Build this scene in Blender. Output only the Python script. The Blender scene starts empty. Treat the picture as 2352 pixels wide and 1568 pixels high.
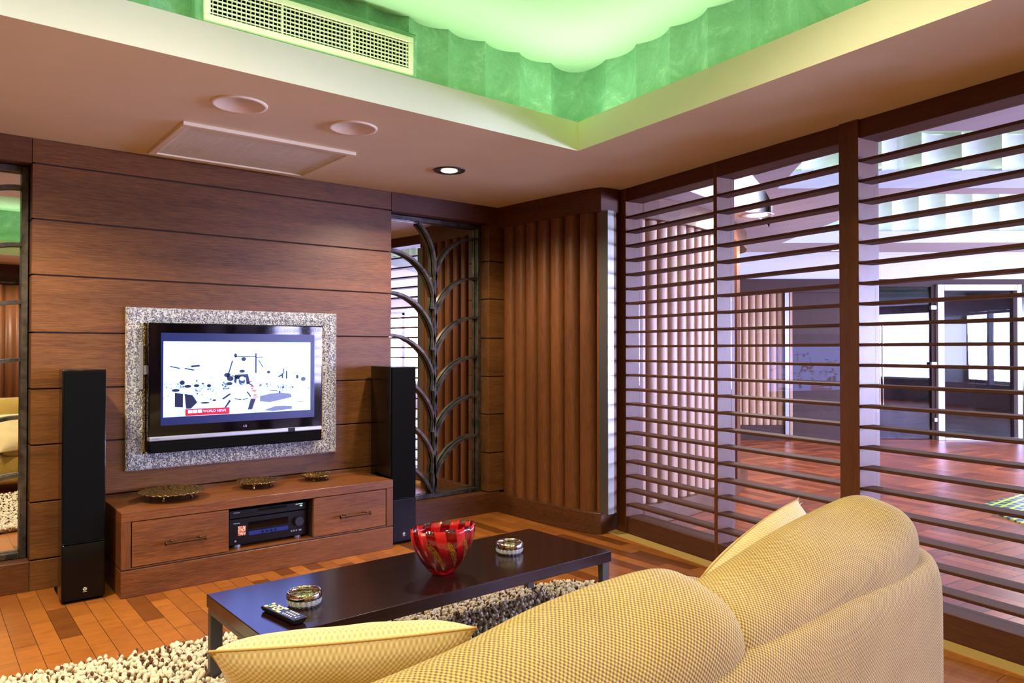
import bpy, bmesh, math, random
import numpy as np
from math import sin, cos, pi, radians, sqrt, atan2
from mathutils import Vector, Matrix
from mathutils.geometry import tessellate_polygon
random.seed(7)
SC = bpy.context.scene
COL = SC.collection

# ------------------------------------------------------------------ colours and nodes
def S(r, g, b):
    def f(c):
        c /= 255.0
        return c / 12.92 if c <= 0.04045 else ((c + 0.055) / 1.055) ** 2.4
    return (f(r), f(g), f(b), 1.0)

class NT:
    def __init__(self, name):
        self.m = bpy.data.materials.new(name)
        self.m.use_nodes = True
        self.t = self.m.node_tree
        self.b = self.t.nodes['Principled BSDF']
        self.out = self.t.nodes['Material Output']
    def n(self, typ, **kw):
        nd = self.t.nodes.new(typ)
        for k, v in kw.items():
            if k.startswith('i_'):
                nd.inputs[k[2:].replace('_', ' ')].default_value = v
            else:
                setattr(nd, k, v)
        return nd
    def l(self, a, b):
        self.t.links.new(a, b)
    def set(self, **kw):
        for k, v in kw.items():
            self.b.inputs[k.replace('_', ' ')].default_value = v
        return self
    def coord(self, scale=(1, 1, 1), rot=(0, 0, 0), kind='Object', loc=(0, 0, 0)):
        tc = self.n('ShaderNodeTexCoord')
        mp = self.n('ShaderNodeMapping')
        mp.inputs['Scale'].default_value = scale
        mp.inputs['Rotation'].default_value = rot
        mp.inputs['Location'].default_value = loc
        self.l(tc.outputs[kind], mp.inputs['Vector'])
        return mp.outputs['Vector']
    def ramp(self, fac, stops):
        r = self.n('ShaderNodeValToRGB')
        el = r.color_ramp.elements
        el[0].position, el[0].color = stops[0]
        el[1].position, el[1].color = stops[-1]
        for p, c in stops[1:-1]:
            e = el.new(p); e.color = c
        self.l(fac, r.inputs['Fac'])
        return r.outputs['Color']
    def noise(self, vec, scale, detail=4, rough=0.6, dist=0.0):
        nz = self.n('ShaderNodeTexNoise')
        nz.inputs['Scale'].default_value = scale
        nz.inputs['Detail'].default_value = detail
        nz.inputs['Roughness'].default_value = rough
        nz.inputs['Distortion'].default_value = dist
        self.l(vec, nz.inputs['Vector'])
        return nz
    def bump(self, h, strength, dist=0.01):
        bp = self.n('ShaderNodeBump')
        bp.inputs['Strength'].default_value = strength
        bp.inputs['Distance'].default_value = dist
        self.l(h, bp.inputs['Height'])
        self.l(bp.outputs['Normal'], self.b.inputs['Normal'])
    def mix(self, fac, a, b, mode='MIX'):
        mx = self.n('ShaderNodeMix', data_type='RGBA', blend_type=mode)
        for sock, v in ((mx.inputs[0], fac), (mx.inputs[6], a), (mx.inputs[7], b)):
            if hasattr(v, 'is_linked') or hasattr(v, 'links'):
                self.l(v, sock)
            else:
                sock.default_value = v
        return mx.outputs[2]
    def math(self, op, a, b=None):
        nd = self.n('ShaderNodeMath', operation=op)
        for i, v in enumerate((a, b)):
            if v is None: continue
            if hasattr(v, 'links'): self.l(v, nd.inputs[i])
            else: nd.inputs[i].default_value = v
        return nd.outputs[0]

def plain(name, col, rough=0.5, metal=0.0, **kw):
    t = NT(name).set(Base_Color=col, Roughness=rough, Metallic=metal)
    t.set(**kw)
    return t.m

def paint(name, col, rough=0.7, var=0.06, scale=3.0):
    t = NT(name).set(Roughness=rough)
    nz = t.noise(t.coord(), scale, 5)
    d = tuple(c * (1 - var) for c in col[:3]) + (1,)
    b = tuple(min(1, c * (1 + var)) for c in col[:3]) + (1,)
    t.l(t.ramp(nz.outputs['Fac'], [(0.3, d), (0.7, b)]), t.b.inputs['Base Color'])
    return t.m

def wood(name, dark, light, axis='X', rough=0.42, fine=1.0, bump=0.12):
    t = NT(name).set(Roughness=rough)
    s = {'X': (5, 110, 110), 'Y': (110, 5, 110), 'Z': (110, 110, 5)}[axis]
    s2 = {'X': (0.5, 7, 7), 'Y': (7, 0.5, 7), 'Z': (7, 7, 0.5)}[axis]
    n1 = t.noise(t.coord(tuple(v * fine for v in s)), 2.2, 6, 0.7, 0.3)
    n2 = t.noise(t.coord(s2), 1.3, 3, 0.55, 0.6)
    f = t.math('ADD', t.math('MULTIPLY', n1.outputs['Fac'], 0.68), t.math('MULTIPLY', n2.outputs['Fac'], 0.32))
    t.b.inputs['Specular IOR Level'].default_value = 0.3
    mid = tuple((a + b) / 2 for a, b in zip(dark, light))
    t.l(t.ramp(f, [(0.33, dark), (0.5, mid), (0.66, light)]), t.b.inputs['Base Color'])
    t.bump(n1.outputs['Fac'], bump, 0.004)
    return t.m

# ------------------------------------------------------------------ mesh builder
class MB:
    def __init__(self):
        self.v, self.f, self.mi = [], [], []
        self.cur = 0
    def add(self, vs, fs):
        o = len(self.v)
        self.v += [tuple(p) for p in vs]
        for f in fs:
            self.f.append([i + o for i in f]); self.mi.append(self.cur)
        return self
    def box(self, x0, x1, y0, y1, z0, z1, M=None):
        vs = [(x, y, z) for z in (z0, z1) for y in (y0, y1) for x in (x0, x1)]
        if M is not None: vs = [M @ Vector(p) for p in vs]
        return self.add(vs, [(0, 2, 3, 1), (4, 5, 7, 6), (0, 1, 5, 4), (2, 6, 7, 3), (0, 4, 6, 2), (1, 3, 7, 5)])
    def prism(self, poly, z0, z1, M=None):
        n = len(poly)
        a = sum(poly[i][0] * poly[(i + 1) % n][1] - poly[(i + 1) % n][0] * poly[i][1] for i in range(n))
        if a < 0: poly = poly[::-1]
        vs = [(p[0], p[1], z0) for p in poly] + [(p[0], p[1], z1) for p in poly]
        if M is not None: vs = [M @ Vector(p) for p in vs]
        fs = [tuple(range(n - 1, -1, -1)), tuple(range(n, 2 * n))]
        fs += [(i, (i + 1) % n, n + (i + 1) % n, n + i) for i in range(n)]
        return self.add(vs, fs)
    def strip(self, pts, z0, z1):
        n = len(pts)
        vs = [(p[0], p[1], z0) for p in pts] + [(p[0], p[1], z1) for p in pts]
        return self.add(vs, [(i, i + 1, n + i + 1, n + i) for i in range(n - 1)])
    def wall(self, pts, thick, z0, z1):
        """a wall of some thickness following a polyline"""
        n = len(pts); off = []
        for i in range(n):
            a = Vector(pts[max(0, i - 1)]); b = Vector(pts[min(n - 1, i + 1)])
            d = (b - a).normalized()
            off.append((pts[i][0] + d.y * thick, pts[i][1] - d.x * thick))
        vs = []
        for p in pts: vs += [(p[0], p[1], z0), (p[0], p[1], z1)]
        m = len(vs)
        for p in off: vs += [(p[0], p[1], z0), (p[0], p[1], z1)]
        fs = []
        for i in range(n - 1):
            a, b = 2 * i, 2 * i + 2
            fs += [(a, b, b + 1, a + 1), (m + a, m + a + 1, m + b + 1, m + b), (a, m + a, m + b, b), (a + 1, b + 1, m + b + 1, m + a + 1)]
        e = 2 * n - 2
        fs += [(0, 1, m + 1, m), (e, m + e, m + e + 1, e + 1)]
        return self.add(vs, fs)
    def cyl(self, c, r, h, n=24, axis='Z', r2=None):
        r2 = r if r2 is None else r2
        vs = []
        for k, rr in ((0, r), (h, r2)):
            for i in range(n):
                a = 2 * pi * i / n
                p = (rr * cos(a), rr * sin(a), k)
                if axis == 'X': p = (p[2], p[0], p[1])
                if axis == 'Y': p = (p[0], p[2], -p[1])
                vs.append((c[0] + p[0], c[1] + p[1], c[2] + p[2]))
        fs = [(i, (i + 1) % n, n + (i + 1) % n, n + i) for i in range(n)]
        fs += [tuple(range(n - 1, -1, -1)), tuple(range(n, 2 * n))]
        return self.add(vs, fs)
    def lathe(self, prof, n=48, c=(0, 0, 0), sx=1, sy=1, rim=None):
        vs = []; m = len(prof)
        for i in range(n):
            a = 2 * pi * i / n
            for j, (r, z) in enumerate(prof):
                dr, dz = rim(a, j) if rim else (0, 0)
                vs.append((c[0] + (r + dr) * cos(a) * sx, c[1] + (r + dr) * sin(a) * sy, c[2] + z + dz))
        fs = []
        for i in range(n):
            k = (i + 1) % n
            for j in range(m - 1):
                fs.append((i * m + j, k * m + j, k * m + j + 1, i * m + j + 1))
        if prof[0][0] > 1e-6: fs.append(tuple(i * m for i in range(n - 1, -1, -1)))
        if prof[-1][0] > 1e-6 and abs(prof[-1][1] - prof[0][1]) > -1 and prof[-1] != prof[0]:
            fs.append(tuple(i * m + m - 1 for i in range(n)))
        return self.add(vs, fs)
    def flat(self, path, w, d, y=0.0):
        """flat iron bar following a path of (x, z); w in the plane, d deep along y"""
        n = len(path); vs = []
        for i in range(n):
            a = Vector(path[max(0, i - 1)]); b = Vector(path[min(n - 1, i + 1)])
            t = (b - a).normalized(); nx, nz = -t.y * w / 2, t.x * w / 2
            x, z = path[i]
            vs += [(x + nx, y - d / 2, z + nz), (x - nx, y - d / 2, z - nz), (x - nx, y + d / 2, z - nz), (x + nx, y + d / 2, z + nz)]
        fs = [(0, 1, 2, 3), tuple(4 * (n - 1) + k for k in (3, 2, 1, 0))]
        for i in range(n - 1):
            for k in range(4):
                a, b = 4 * i + k, 4 * i + (k + 1) % 4
                fs.append((a, a + 4, b + 4, b))
        return self.add(vs, fs)
    def ball(self, c, r, n=12, m=8, s=(1, 1, 1)):
        prof = [(r * sin(pi * j / m), -r * cos(pi * j / m)) for j in range(m + 1)]
        prof[0] = (0, -r); prof[-1] = (0, r)
        vs = []
        for i in range(n):
            a = 2 * pi * i / n
            for (rr, z) in prof: vs.append((c[0] + rr * cos(a) * s[0], c[1] + rr * sin(a) * s[1], c[2] + z * s[2]))
        fs = [(i * (m + 1) + j, ((i + 1) % n) * (m + 1) + j, ((i + 1) % n) * (m + 1) + j + 1, i * (m + 1) + j + 1) for i in range(n) for j in range(m)]
        return self.add(vs, fs)
    def build(self, name, mat, parent=None, smooth=False, bev=0.0, seg=2, auto=None):
        me = bpy.data.meshes.new(name)
        me.from_pydata(self.v, [], self.f)
        mats = mat if isinstance(mat, (list, tuple)) else [mat]
        for mm in mats: me.materials.append(mm)
        if len(mats) > 1:
            for p, i in zip(me.polygons, self.mi): p.material_index = i
        bm = bmesh.new(); bm.from_mesh(me)
        if smooth: bmesh.ops.remove_doubles(bm, verts=bm.verts, dist=1e-6)
        bmesh.ops.recalc_face_normals(bm, faces=bm.faces)
        bm.to_mesh(me); bm.free()
        o = bpy.data.objects.new(name, me)
        COL.objects.link(o)
        if parent: o.parent = parent
        if smooth:
            for p in me.polygons: p.use_smooth = True
        if auto is not None:
            for p in me.polygons: p.use_smooth = True
            me.set_sharp_from_angle(angle=radians(auto))
        if bev:
            b = o.modifiers.new('bevel', 'BEVEL')
            b.width = bev; b.segments = seg; b.limit_method = 'ANGLE'; b.angle_limit = radians(40)
        return o

def tag(o, label=None, cat=None, group=None, kind=None):
    if label: o['label'] = label
    if cat: o['category'] = cat
    if group: o['group'] = group
    if kind: o['kind'] = kind
    return o

def thing(name, loc, label, cat, rz=0.0, group=None):
    o = bpy.data.objects.new(name, None)
    COL.objects.link(o)
    o.empty_display_size = 0.1
    o.location = loc; o.rotation_euler = (0, 0, rz)
    return tag(o, label, cat, group)

def struct(o):
    o['kind'] = 'structure'
    return o

def copy_tree(o, parent=None):
    c = o.copy(); COL.objects.link(c)
    if parent: c.parent = parent
    for ch in list(o.children): copy_tree(ch, c)
    return c

def text(body, size, mat, name, parent, M, extrude=0.0005, align='LEFT'):
    cu = bpy.data.curves.new(name, 'FONT')
    cu.body = body; cu.size = size; cu.extrude = extrude; cu.align_x = align
    cu.materials.append(mat)
    o = bpy.data.objects.new(name, cu)
    COL.objects.link(o)
    me = bpy.data.meshes.new_from_object(o)
    bpy.data.objects.remove(o)
    o = bpy.data.objects.new(name, me); COL.objects.link(o)
    o.parent = parent
    o.matrix_local = M
    return o
FACE = Matrix.Rotation(pi / 2, 4, 'X')          # lettering that faces -Y

def rounded(name, tf, a, b, L, ex, nv, nx, pe, mat, parent, wob=0.0, seed=0):
    """cushion-like solid: super-elliptic section (a by b) swept along x over length L, with closing ends and metric UVs"""
    rnd = random.Random(seed)
    ph = [rnd.uniform(0, 6.28) for _ in range(6)]
    vs, uvs, fs = [], [], []
    xs = []
    for i in range(nx + 1):
        t = -1 + 2 * i / nx
        xs.append(math.copysign(1 - (1 - abs(t)) ** 1.8, t))
    sec = [(a * math.copysign(abs(cos(t)) ** (2 / ex), cos(t)), b * math.copysign(abs(sin(t)) ** (2 / ex), sin(t))) for t in [2 * pi * j / nv for j in range(nv + 1)]]
    arc = [0.0]
    for p, q in zip(sec[:-1], sec[1:]): arc.append(arc[-1] + math.hypot(q[0] - p[0], q[1] - p[1]))
    for i, u in enumerate(xs):
        s = max(0.0, 1 - abs(u) ** pe) ** (1 / pe)
        for j in range(nv + 1):
            th = 2 * pi * j / nv
            c, d = cos(th), sin(th)
            y = a * math.copysign(abs(c) ** (2 / ex), c) * s
            z = b * math.copysign(abs(d) ** (2 / ex), d) * s
            x = u * L / 2
            if wob:
                w = sin(5.1 * x + ph[0]) * sin(3 * th + ph[1]) + 0.6 * sin(11 * x + ph[2]) * sin(2 * th + ph[3])
                y += wob * w * c * s; z += wob * w * d * s
            vs.append(tf(x, y, z)); uvs.append((x, arc[j]))
    W = nv + 1
    for i in range(nx):
        for j in range(nv):
            fs.append((i * W + j, (i + 1) * W + j, (i + 1) * W + j + 1, i * W + j + 1))
    me = bpy.data.meshes.new(name)
    me.from_pydata(vs, [], fs)
    uv = me.uv_layers.new(name='UVMap')
    for p in me.polygons:
        p.use_smooth = True
        for li in p.loop_indices: uv.data[li].uv = uvs[me.loops[li].vertex_index]
    bm = bmesh.new(); bm.from_mesh(me)
    bmesh.ops.remove_doubles(bm, verts=bm.verts, dist=1e-5)
    bmesh.ops.recalc_face_normals(bm, faces=bm.faces)
    bm.to_mesh(me); bm.free()
    me.materials.append(mat)
    o = bpy.data.objects.new(name, me); COL.objects.link(o)
    if parent: o.parent = parent
    return o

# ------------------------------------------------------------------ room numbers
H = 1.2
YAW, PITCH = radians(38.7738), radians(0.669)
TH = radians(8.7237)                      # the slatted partition leaves the square of the room by this angle
Lx, Ly = sin(TH), cos(TH)                 # along the partition, away from the camera
Nx, Ny = cos(TH), -sin(TH)                # across it, into the hall
def lat(s, n): return (s * Lx + n * Nx, s * Ly + n * Ny)
def hall(u, w): return (u * cos(YAW) + w * sin(YAW), -u * sin(YAW) + w * cos(YAW))
YW = 4.41                                 # face of the television wall
ZC = 2.265                                # soffit
ZU = 2.80                                 # upper ceiling of the coffer

cam = bpy.data.cameras.new('camera'); co = bpy.data.objects.new('camera', cam)
COL.objects.link(co)
co.location = (0, 0, H)
co.rotation_euler = (pi / 2 + PITCH, 0, -YAW)
cam.sensor_width = 36; cam.lens = 1713 / 2352 * 36
cam.clip_start = 0.05
SC.camera = co

# ------------------------------------------------------------------ materials
M = {}
M['panel'] = wood('panel_oak', S(58, 33, 15), S(126, 82, 42), 'X', 0.38)
M['trim'] = wood('trim_oak', S(54, 29, 15), S(106, 64, 33), 'X', 0.4)
M['trimY'] = wood('trim_oak_y', S(54, 29, 15), S(106, 64, 33), 'Y', 0.4)
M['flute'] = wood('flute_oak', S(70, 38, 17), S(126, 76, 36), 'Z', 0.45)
M['flute_daylit'] = wood('flute_oak_daylit', S(132, 100, 76), S(182, 150, 124), 'Z', 0.4)  # flute oak greyed and lightened, hall daylight put into its colour
M['slat'] = wood('slat_oak', S(56, 29, 13), S(92, 50, 24), 'Y', 0.6)
M['post'] = wood('post_oak', S(66, 35, 16), S(108, 62, 30), 'Z', 0.4)
M['console'] = wood('console_oak', S(74, 40, 18), S(140, 84, 40), 'X', 0.36)
M['console_side'] = wood('console_oak_side', S(68, 37, 17), S(126, 76, 38), 'Z', 0.36)
M['hallwood'] = wood('hall_dark_wood', S(34, 14, 9), S(56, 26, 17), 'Z', 0.6)
M['groove'] = plain('groove_shadow_wood', S(36, 18, 10), 0.7)
M['soffit'] = paint('soffit_paint', S(236, 226, 194), 0.75, 0.03)
M['fascia'] = paint('fascia_paint', S(248, 246, 212), 0.7, 0.02)
M['upper'] = paint('upper_paint', S(172, 208, 168), 0.8, 0.02)
M['white'] = paint('hall_white_paint', S(196, 198, 208), 0.7, 0.02)
M['hallsoffit'] = paint('hall_soffit_paint', S(192, 196, 204), 0.7, 0.02)
M['cream'] = plain('cream_metal', S(226, 226, 196), 0.45)
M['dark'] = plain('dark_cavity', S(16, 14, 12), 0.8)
M['black'] = plain('black_lacquer', S(5, 5, 6), 0.16)
M['blackmat'] = plain('black_cloth', S(4, 4, 5), 0.9, 0.0, Specular_IOR_Level=0.12)
M['blackplastic'] = plain('black_plastic', S(5, 5, 7), 0.35, 0.0, Specular_IOR_Level=0.3)
M['gloss'] = plain('piano_black', S(5, 5, 9), 0.06)
M['baffle'] = plain('black_baffle', S(4, 4, 6), 0.18, 0.0, Specular_IOR_Level=0.25)
M['silver'] = plain('silver_plastic', S(176, 182, 198), 0.3, 0.6)
M['steel'] = plain('brushed_steel', S(120, 118, 112), 0.35, 0.8)
M['legsteel'] = plain('dark_steel', S(76, 72, 66), 0.4, 0.5)
M['chrome'] = plain('chrome_band', S(225, 215, 200), 0.06, 1.0)
M['mirror'] = plain('mirror_glass', (0.80, 0.80, 0.78, 1), 0.0, 1.0)
M['printwhite'] = plain('print_white', S(225, 225, 230), 0.5)
M['curtain'] = plain('curtain_satin', S(128, 82, 52), 0.42)
M['brass'] = plain('brass_strip', S(196, 164, 92), 0.45, 0.15)
M['sheet'] = plain('alu_frame', S(180, 180, 196), 0.35, 0.3)

def plaster():
    t = NT('green_plaster').set(Roughness=0.62)
    n1 = t.noise(t.coord(), 6.0, 8, 0.7, 1.2)
    n2 = t.noise(t.coord((1, 1, 1)), 26.0, 5, 0.7, 2.0)
    f = t.math('ADD', t.math('MULTIPLY', n1.outputs['Fac'], 0.7), t.math('MULTIPLY', n2.outputs['Fac'], 0.3))
    t.l(t.ramp(f, [(0.35, S(104, 152, 112)), (0.55, S(124, 172, 132)), (0.68, S(166, 202, 168))]), t.b.inputs['Base Color'])
    t.bump(n2.outputs['Fac'], 0.12, 0.01)
    return t.m
M['plaster'] = plaster()
M['plaster_daylit'] = paint('daylit_green_plaster', S(206, 218, 210), .65, .06, 8)  # green plaster paled to carry the hall daylight in its colour

def parquet(name, rowh, brick, c1, c2, c3, rot, rough, gap=0.0012):
    t = NT(name).set(Roughness=rough)
    vec = t.coord(rot=(0, 0, rot))
    bk = t.n('ShaderNodeTexBrick')
    bk.offset = 0.37; bk.offset_frequency = 2; bk.squash = 1.0
    bk.inputs['Scale'].default_value = 1.0
    bk.inputs['Brick Width'].default_value = brick
    bk.inputs['Row Height'].default_value = rowh
    bk.inputs['Mortar Size'].default_value = gap
    bk.inputs['Mortar Smooth'].default_value = 0.1
    bk.inputs['Color1'].default_value = (0, 0, 0, 1)
    bk.inputs['Color2'].default_value = (1, 1, 1, 1)
    bk.inputs['Mortar'].default_value = (0.2, 0.2, 0.2, 1)
    t.l(vec, bk.inputs['Vector'])
    g = t.noise(t.coord((1.2, 14, 14), rot=(0, 0, rot)), 4, 6, 0.65, 0.8)
    g2 = t.noise(t.coord((3, 6, 6), rot=(0, 0, rot)), 2.5, 3, 0.6, 1.5)
    tone = t.ramp(bk.outputs['Color'], [(0.0, c1), (0.10, c1), (0.2, c2), (1.0, c3)])
    gr = t.ramp(t.math('ADD', t.math('MULTIPLY', g.outputs['Fac'], 0.6), t.math('MULTIPLY', g2.outputs['Fac'], 0.4)), [(0.35, (0.72, 0.68, 0.64, 1)), (0.65, (1.12, 1.1, 1.05, 1))])
    col = t.mix(1.0, tone, gr, 'MULTIPLY')
    col = t.mix(bk.outputs['Fac'], col, S(52, 26, 14))
    t.l(col, t.b.inputs['Base Color'])
    t.bump(g.outputs['Fac'], 0.05, 0.003)
    return t.m
M['floor'] = parquet('parquet_floor', 0.081, 0.43, S(108, 60, 22), S(146, 86, 34), S(172, 106, 44), pi / 2, 0.3)

def basket():
    """hall floor: square blocks of boards, alternate blocks turned"""
    t = NT('basket_parquet').set(Roughness=0.3)
    tc = t.coord(rot=(0, 0, TH))
    ck = t.n('ShaderNodeTexChecker'); ck.inputs['Scale'].default_value = 1 / 0.42
    t.l(tc, ck.inputs['Vector'])
    cols, facs = [], []
    for r in (0, pi / 2):
        v = t.coord(rot=(0, 0, TH + r))
        bk = t.n('ShaderNodeTexBrick'); bk.offset = 0.0
        bk.inputs['Scale'].default_value = 1.0
        bk.inputs['Brick Width'].default_value = 0.42; bk.inputs['Row Height'].default_value = 0.105
        bk.inputs['Mortar Size'].default_value = 0.0035
        bk.inputs['Color1'].default_value = S(118, 56, 26); bk.inputs['Color2'].default_value = S(180, 100, 52)
        bk.inputs['Mortar'].default_value = S(50, 24, 16)
        t.l(v, bk.inputs['Vector'])
        g = t.noise(t.coord((1.5, 16, 16), rot=(0, 0, TH + r)), 4, 5, 0.6, 0.6)
        cols.append(t.mix(1.0, bk.outputs['Color'], t.ramp(g.outputs['Fac'], [(0.3, (0.75, 0.72, 0.7, 1)), (0.7, (1.15, 1.1, 1.1, 1))]), 'MULTIPLY'))
    t.l(t.mix(ck.outputs['Fac'], cols[0], cols[1]), t.b.inputs['Base Color'])
    return t.m
M['hallfloor'] = basket()

def fabric(name, dark, mid, light, pitch=0.0062, bump=0.55):
    t = NT(name).set(Roughness=0.85)
    t.b.inputs['Sheen Weight'].default_value = 0.25
    vec = t.coord((1, 1, 1), kind='UV')
    sx = t.n('ShaderNodeSeparateXYZ'); t.l(vec, sx.inputs[0])
    nz = t.noise(t.coord((1, 1, 1), kind='UV'), 60, 2)
    k = 2 * pi / pitch
    su = t.math('SINE', t.math('ADD', t.math('MULTIPLY', sx.outputs['X'], k), t.math('MULTIPLY', nz.outputs['Fac'], 1.6)))
    sv = t.math('SINE', t.math('ADD', t.math('MULTIPLY', sx.outputs['Y'], k), t.math('MULTIPLY', nz.outputs['Fac'], 1.6)))
    w = t.math('ADD', t.math('MULTIPLY', t.math('MULTIPLY', su, sv), 0.5), 0.5)
    big = t.noise(t.coord((1, 1, 1), kind='UV'), 7, 3)
    f = t.math('ADD', t.math('MULTIPLY', w, 0.85), t.math('MULTIPLY', big.outputs['Fac'], 0.25))
    t.l(t.ramp(f, [(0.12, dark), (0.5, mid), (0.92, light)]), t.b.inputs['Base Color'])
    t.bump(w, bump, 0.0025)
    return t.m
M['sofa'] = fabric('sofa_weave', S(76, 51, 8), S(160, 125, 41), S(208, 177, 80), 0.0095)
M['pillow'] = fabric('pillow_weave', S(190, 156, 96), S(206, 182, 128), S(222, 204, 158), 0.011, 0.4)

def ornate():
    t = NT('silver_leaf_relief').set(Metallic=0.5, Roughness=0.3)
    wv = t.n('ShaderNodeTexWave'); wv.inputs['Scale'].default_value = 8; wv.inputs['Distortion'].default_value = 11
    wv.inputs['Detail'].default_value = 2.5; wv.inputs['Detail Scale'].default_value = 9; wv.inputs['Detail Roughness'].default_value = 0.6
    t.l(t.coord(), wv.inputs['Vector'])
    t.l(t.ramp(wv.outputs['Fac'], [(0.0, S(96, 100, 120)), (0.3, S(196, 199, 206)), (0.75, S(246, 246, 240))]), t.b.inputs['Base Color'])  # relief shading put into the colour: dark crevices, pale crests
    t.bump(wv.outputs['Fac'], 0.8, 0.01)
    return t.m
M['ornate'] = ornate()

def meshcloth():
    t = NT('grille_cloth').set(Roughness=0.8)
    n1 = t.noise(t.coord((6, 260, 1)), 1.0, 3, 0.7)
    n2 = t.noise(t.coord((180, 4, 1)), 1.0, 3, 0.7)
    f = t.math('ADD', t.math('MULTIPLY', n1.outputs['Fac'], 0.6), t.math('MULTIPLY', n2.outputs['Fac'], 0.4))
    t.l(t.ramp(f, [(0.35, S(204, 210, 186)), (0.65, S(250, 252, 238))]), t.b.inputs['Base Color'])
    return t.m
M['meshcloth'] = meshcloth()

def iron():
    t = NT('patinated_iron').set(Metallic=0.7, Roughness=0.4)
    nz = t.noise(t.coord(), 14, 5, 0.6, 0.5)
    t.l(t.ramp(nz.outputs['Fac'], [(0.35, S(50, 48, 45)), (0.65, S(98, 92, 82))]), t.b.inputs['Base Color'])
    return t.m
M['iron'] = iron()

def wenge():
    t = NT('wenge_lacquer').set(Roughness=0.2)
    nz = t.noise(t.coord((2, 50, 50)), 2, 5, 0.6)
    t.l(t.ramp(nz.outputs['Fac'], [(0.35, S(18, 7, 8)), (0.7, S(38, 15, 14))]), t.b.inputs['Base Color'])
    t.b.inputs['Specular IOR Level'].default_value = 0.6
    return t.m
M['wenge'] = wenge()

def thin_glass(name, tint, refl):
    t = NT(name)
    tr = t.n('ShaderNodeBsdfTransparent'); tr.inputs['Color'].default_value = tint
    gl = t.n('ShaderNodeBsdfGlossy'); gl.inputs['Roughness'].default_value = 0.0
    fr = t.n('ShaderNodeFresnel')
    ge = t.n('ShaderNodeNewGeometry')          # same reflectance from both faces of the pane
    mr = t.n('ShaderNodeMapRange'); mr.inputs[3].default_value = refl; mr.inputs[4].default_value = 1 / refl
    t.l(ge.outputs['Backfacing'], mr.inputs[0]); t.l(mr.outputs[0], fr.inputs['IOR'])
    mx = t.n('ShaderNodeMixShader')
    t.l(fr.outputs[0], mx.inputs[0]); t.l(tr.outputs[0], mx.inputs[1]); t.l(gl.outputs[0], mx.inputs[2])
    t.l(mx.outputs[0], t.out.inputs['Surface'])
    return t.m
M['pane'] = thin_glass('window_pane', (0.97, 0.98, 0.99, 1), 1.5)
M['doorglass'] = thin_glass('door_glass', (0.55, 0.55, 0.62, 1), 1.42)

def emit(name, col, st):
    t = NT(name)
    t.set(Base_Color=(0, 0, 0, 1), Emission_Color=col, Emission_Strength=st, Roughness=0.3)
    return t.m
M['lamp'] = emit('lamp_lens', (1.0, 0.86, 0.66, 1), 14)
M['lampcool'] = emit('lamp_lens_cool', (1.0, 0.95, 0.95, 1), 8)
M['daylight'] = emit('bright_window', (0.78, 0.82, 1.0, 1), 3.2)

def brassy():
    t = NT('gilt_brass').set(Metallic=0.9, Roughness=0.28)
    vo = t.n('ShaderNodeTexVoronoi'); vo.inputs['Scale'].default_value = 120
    t.l(t.coord(), vo.inputs['Vector'])
    t.l(t.ramp(vo.outputs['Distance'], [(0.1, S(214, 180, 112)), (0.7, S(116, 86, 42))]), t.b.inputs['Base Color'])
    t.bump(vo.outputs['Distance'], 0.5, 0.004)
    return t.m
M['gilt'] = brassy()
M['bronze'] = plain('bronze_handle', S(84, 58, 36), 0.38, 0.85)

# ------------------------------------------------------------------ SETTING: floor, walls, ceiling
def filled(outer, holes, z, name, mat, thick=0.0):
    loops = [[Vector((p[0], p[1], 0)) for p in outer]] + [[Vector((p[0], p[1], 0)) for p in h] for h in holes]
    tris = tessellate_polygon(loops)
    vs = [(p.x, p.y, z) for lp in loops for p in lp]
    mb = MB(); mb.add(vs, [tuple(t) for t in tris])
    o = mb.build(name, mat)
    return o

BK = -2.05          # back wall
LW = -2.2           # left wall
S0 = (BK - 3.2 * Ny) / Ly
# floors
fl = [(LW, BK), lat(S0, 3.10), lat(3.945, 3.10), (3.75, 3.43), (3.75, 4.9), (LW, 4.9)]
struct(MB().prism(fl, -0.05, 0.0).build('floor', M['floor']))
hf = [lat(S0 - 2.6, 3.10), lat(3.945, 3.10), (3.75, 3.43), (3.75, 4.9), (9, 13), (20, 6), (12, -6)]
struct(MB().prism(hf, -0.05, 0.0).build('floor_hall', M['hallfloor']))
# brass threshold strip in front of the partition
tag(MB().prism([lat(3.98, 3.015), lat(3.98, 3.10), lat(S0, 3.10), lat(S0, 3.015)], 0.0, 0.004).build('trim_1', M['brass']), kind='structure')

# television wall: projecting panelled bay between the two mirror niches
wb = bpy.data.objects.new('wall_front', None); COL.objects.link(wb); struct(wb)
ZG = [0.0, 0.148, 0.436, 0.721, 1.002, 1.286, 1.577, 1.857, 2.137, ZC]
X0, X1, XP0, XP1 = 0.46, 2.502, 3.322, 3.41
YN = 4.57
mb = MB(); g = 0.006
for a, b in zip(ZG[:-1], ZG[1:]):
    mb.box(X0, X1, YW, YN + 0.1, a + (g if a > 0 else 0), b - 0.001)
mb.build('panel_board', M['panel'], wb, bev=0.002, seg=1)
MB().box(X0 + .012, X1 - .012, YW + 0.012, YN + 0.1, 0.01, ZC).build('groove_backing', M['groove'], wb)
mb = MB()
for x0, x1 in ((X1 + .002, XP0 + .1), (-0.36, X0 - .002), (LW, -0.362)):
    mb.box(x0, x1, YW, YN + .1, 2.137, ZC)
mb.build('valance_board', M['trim'], wb, bev=0.002, seg=1)
mb = MB()
for x0, x1 in ((X1 + .002, XP0 + .1), (-0.36, X0 - .002)):
    mb.box(x0, x1, YW - .004, YN + .1, 0.0, 0.148)
mb.build('plinth_board', M['trim'], wb, bev=0.002, seg=1)
mb = MB()
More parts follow.
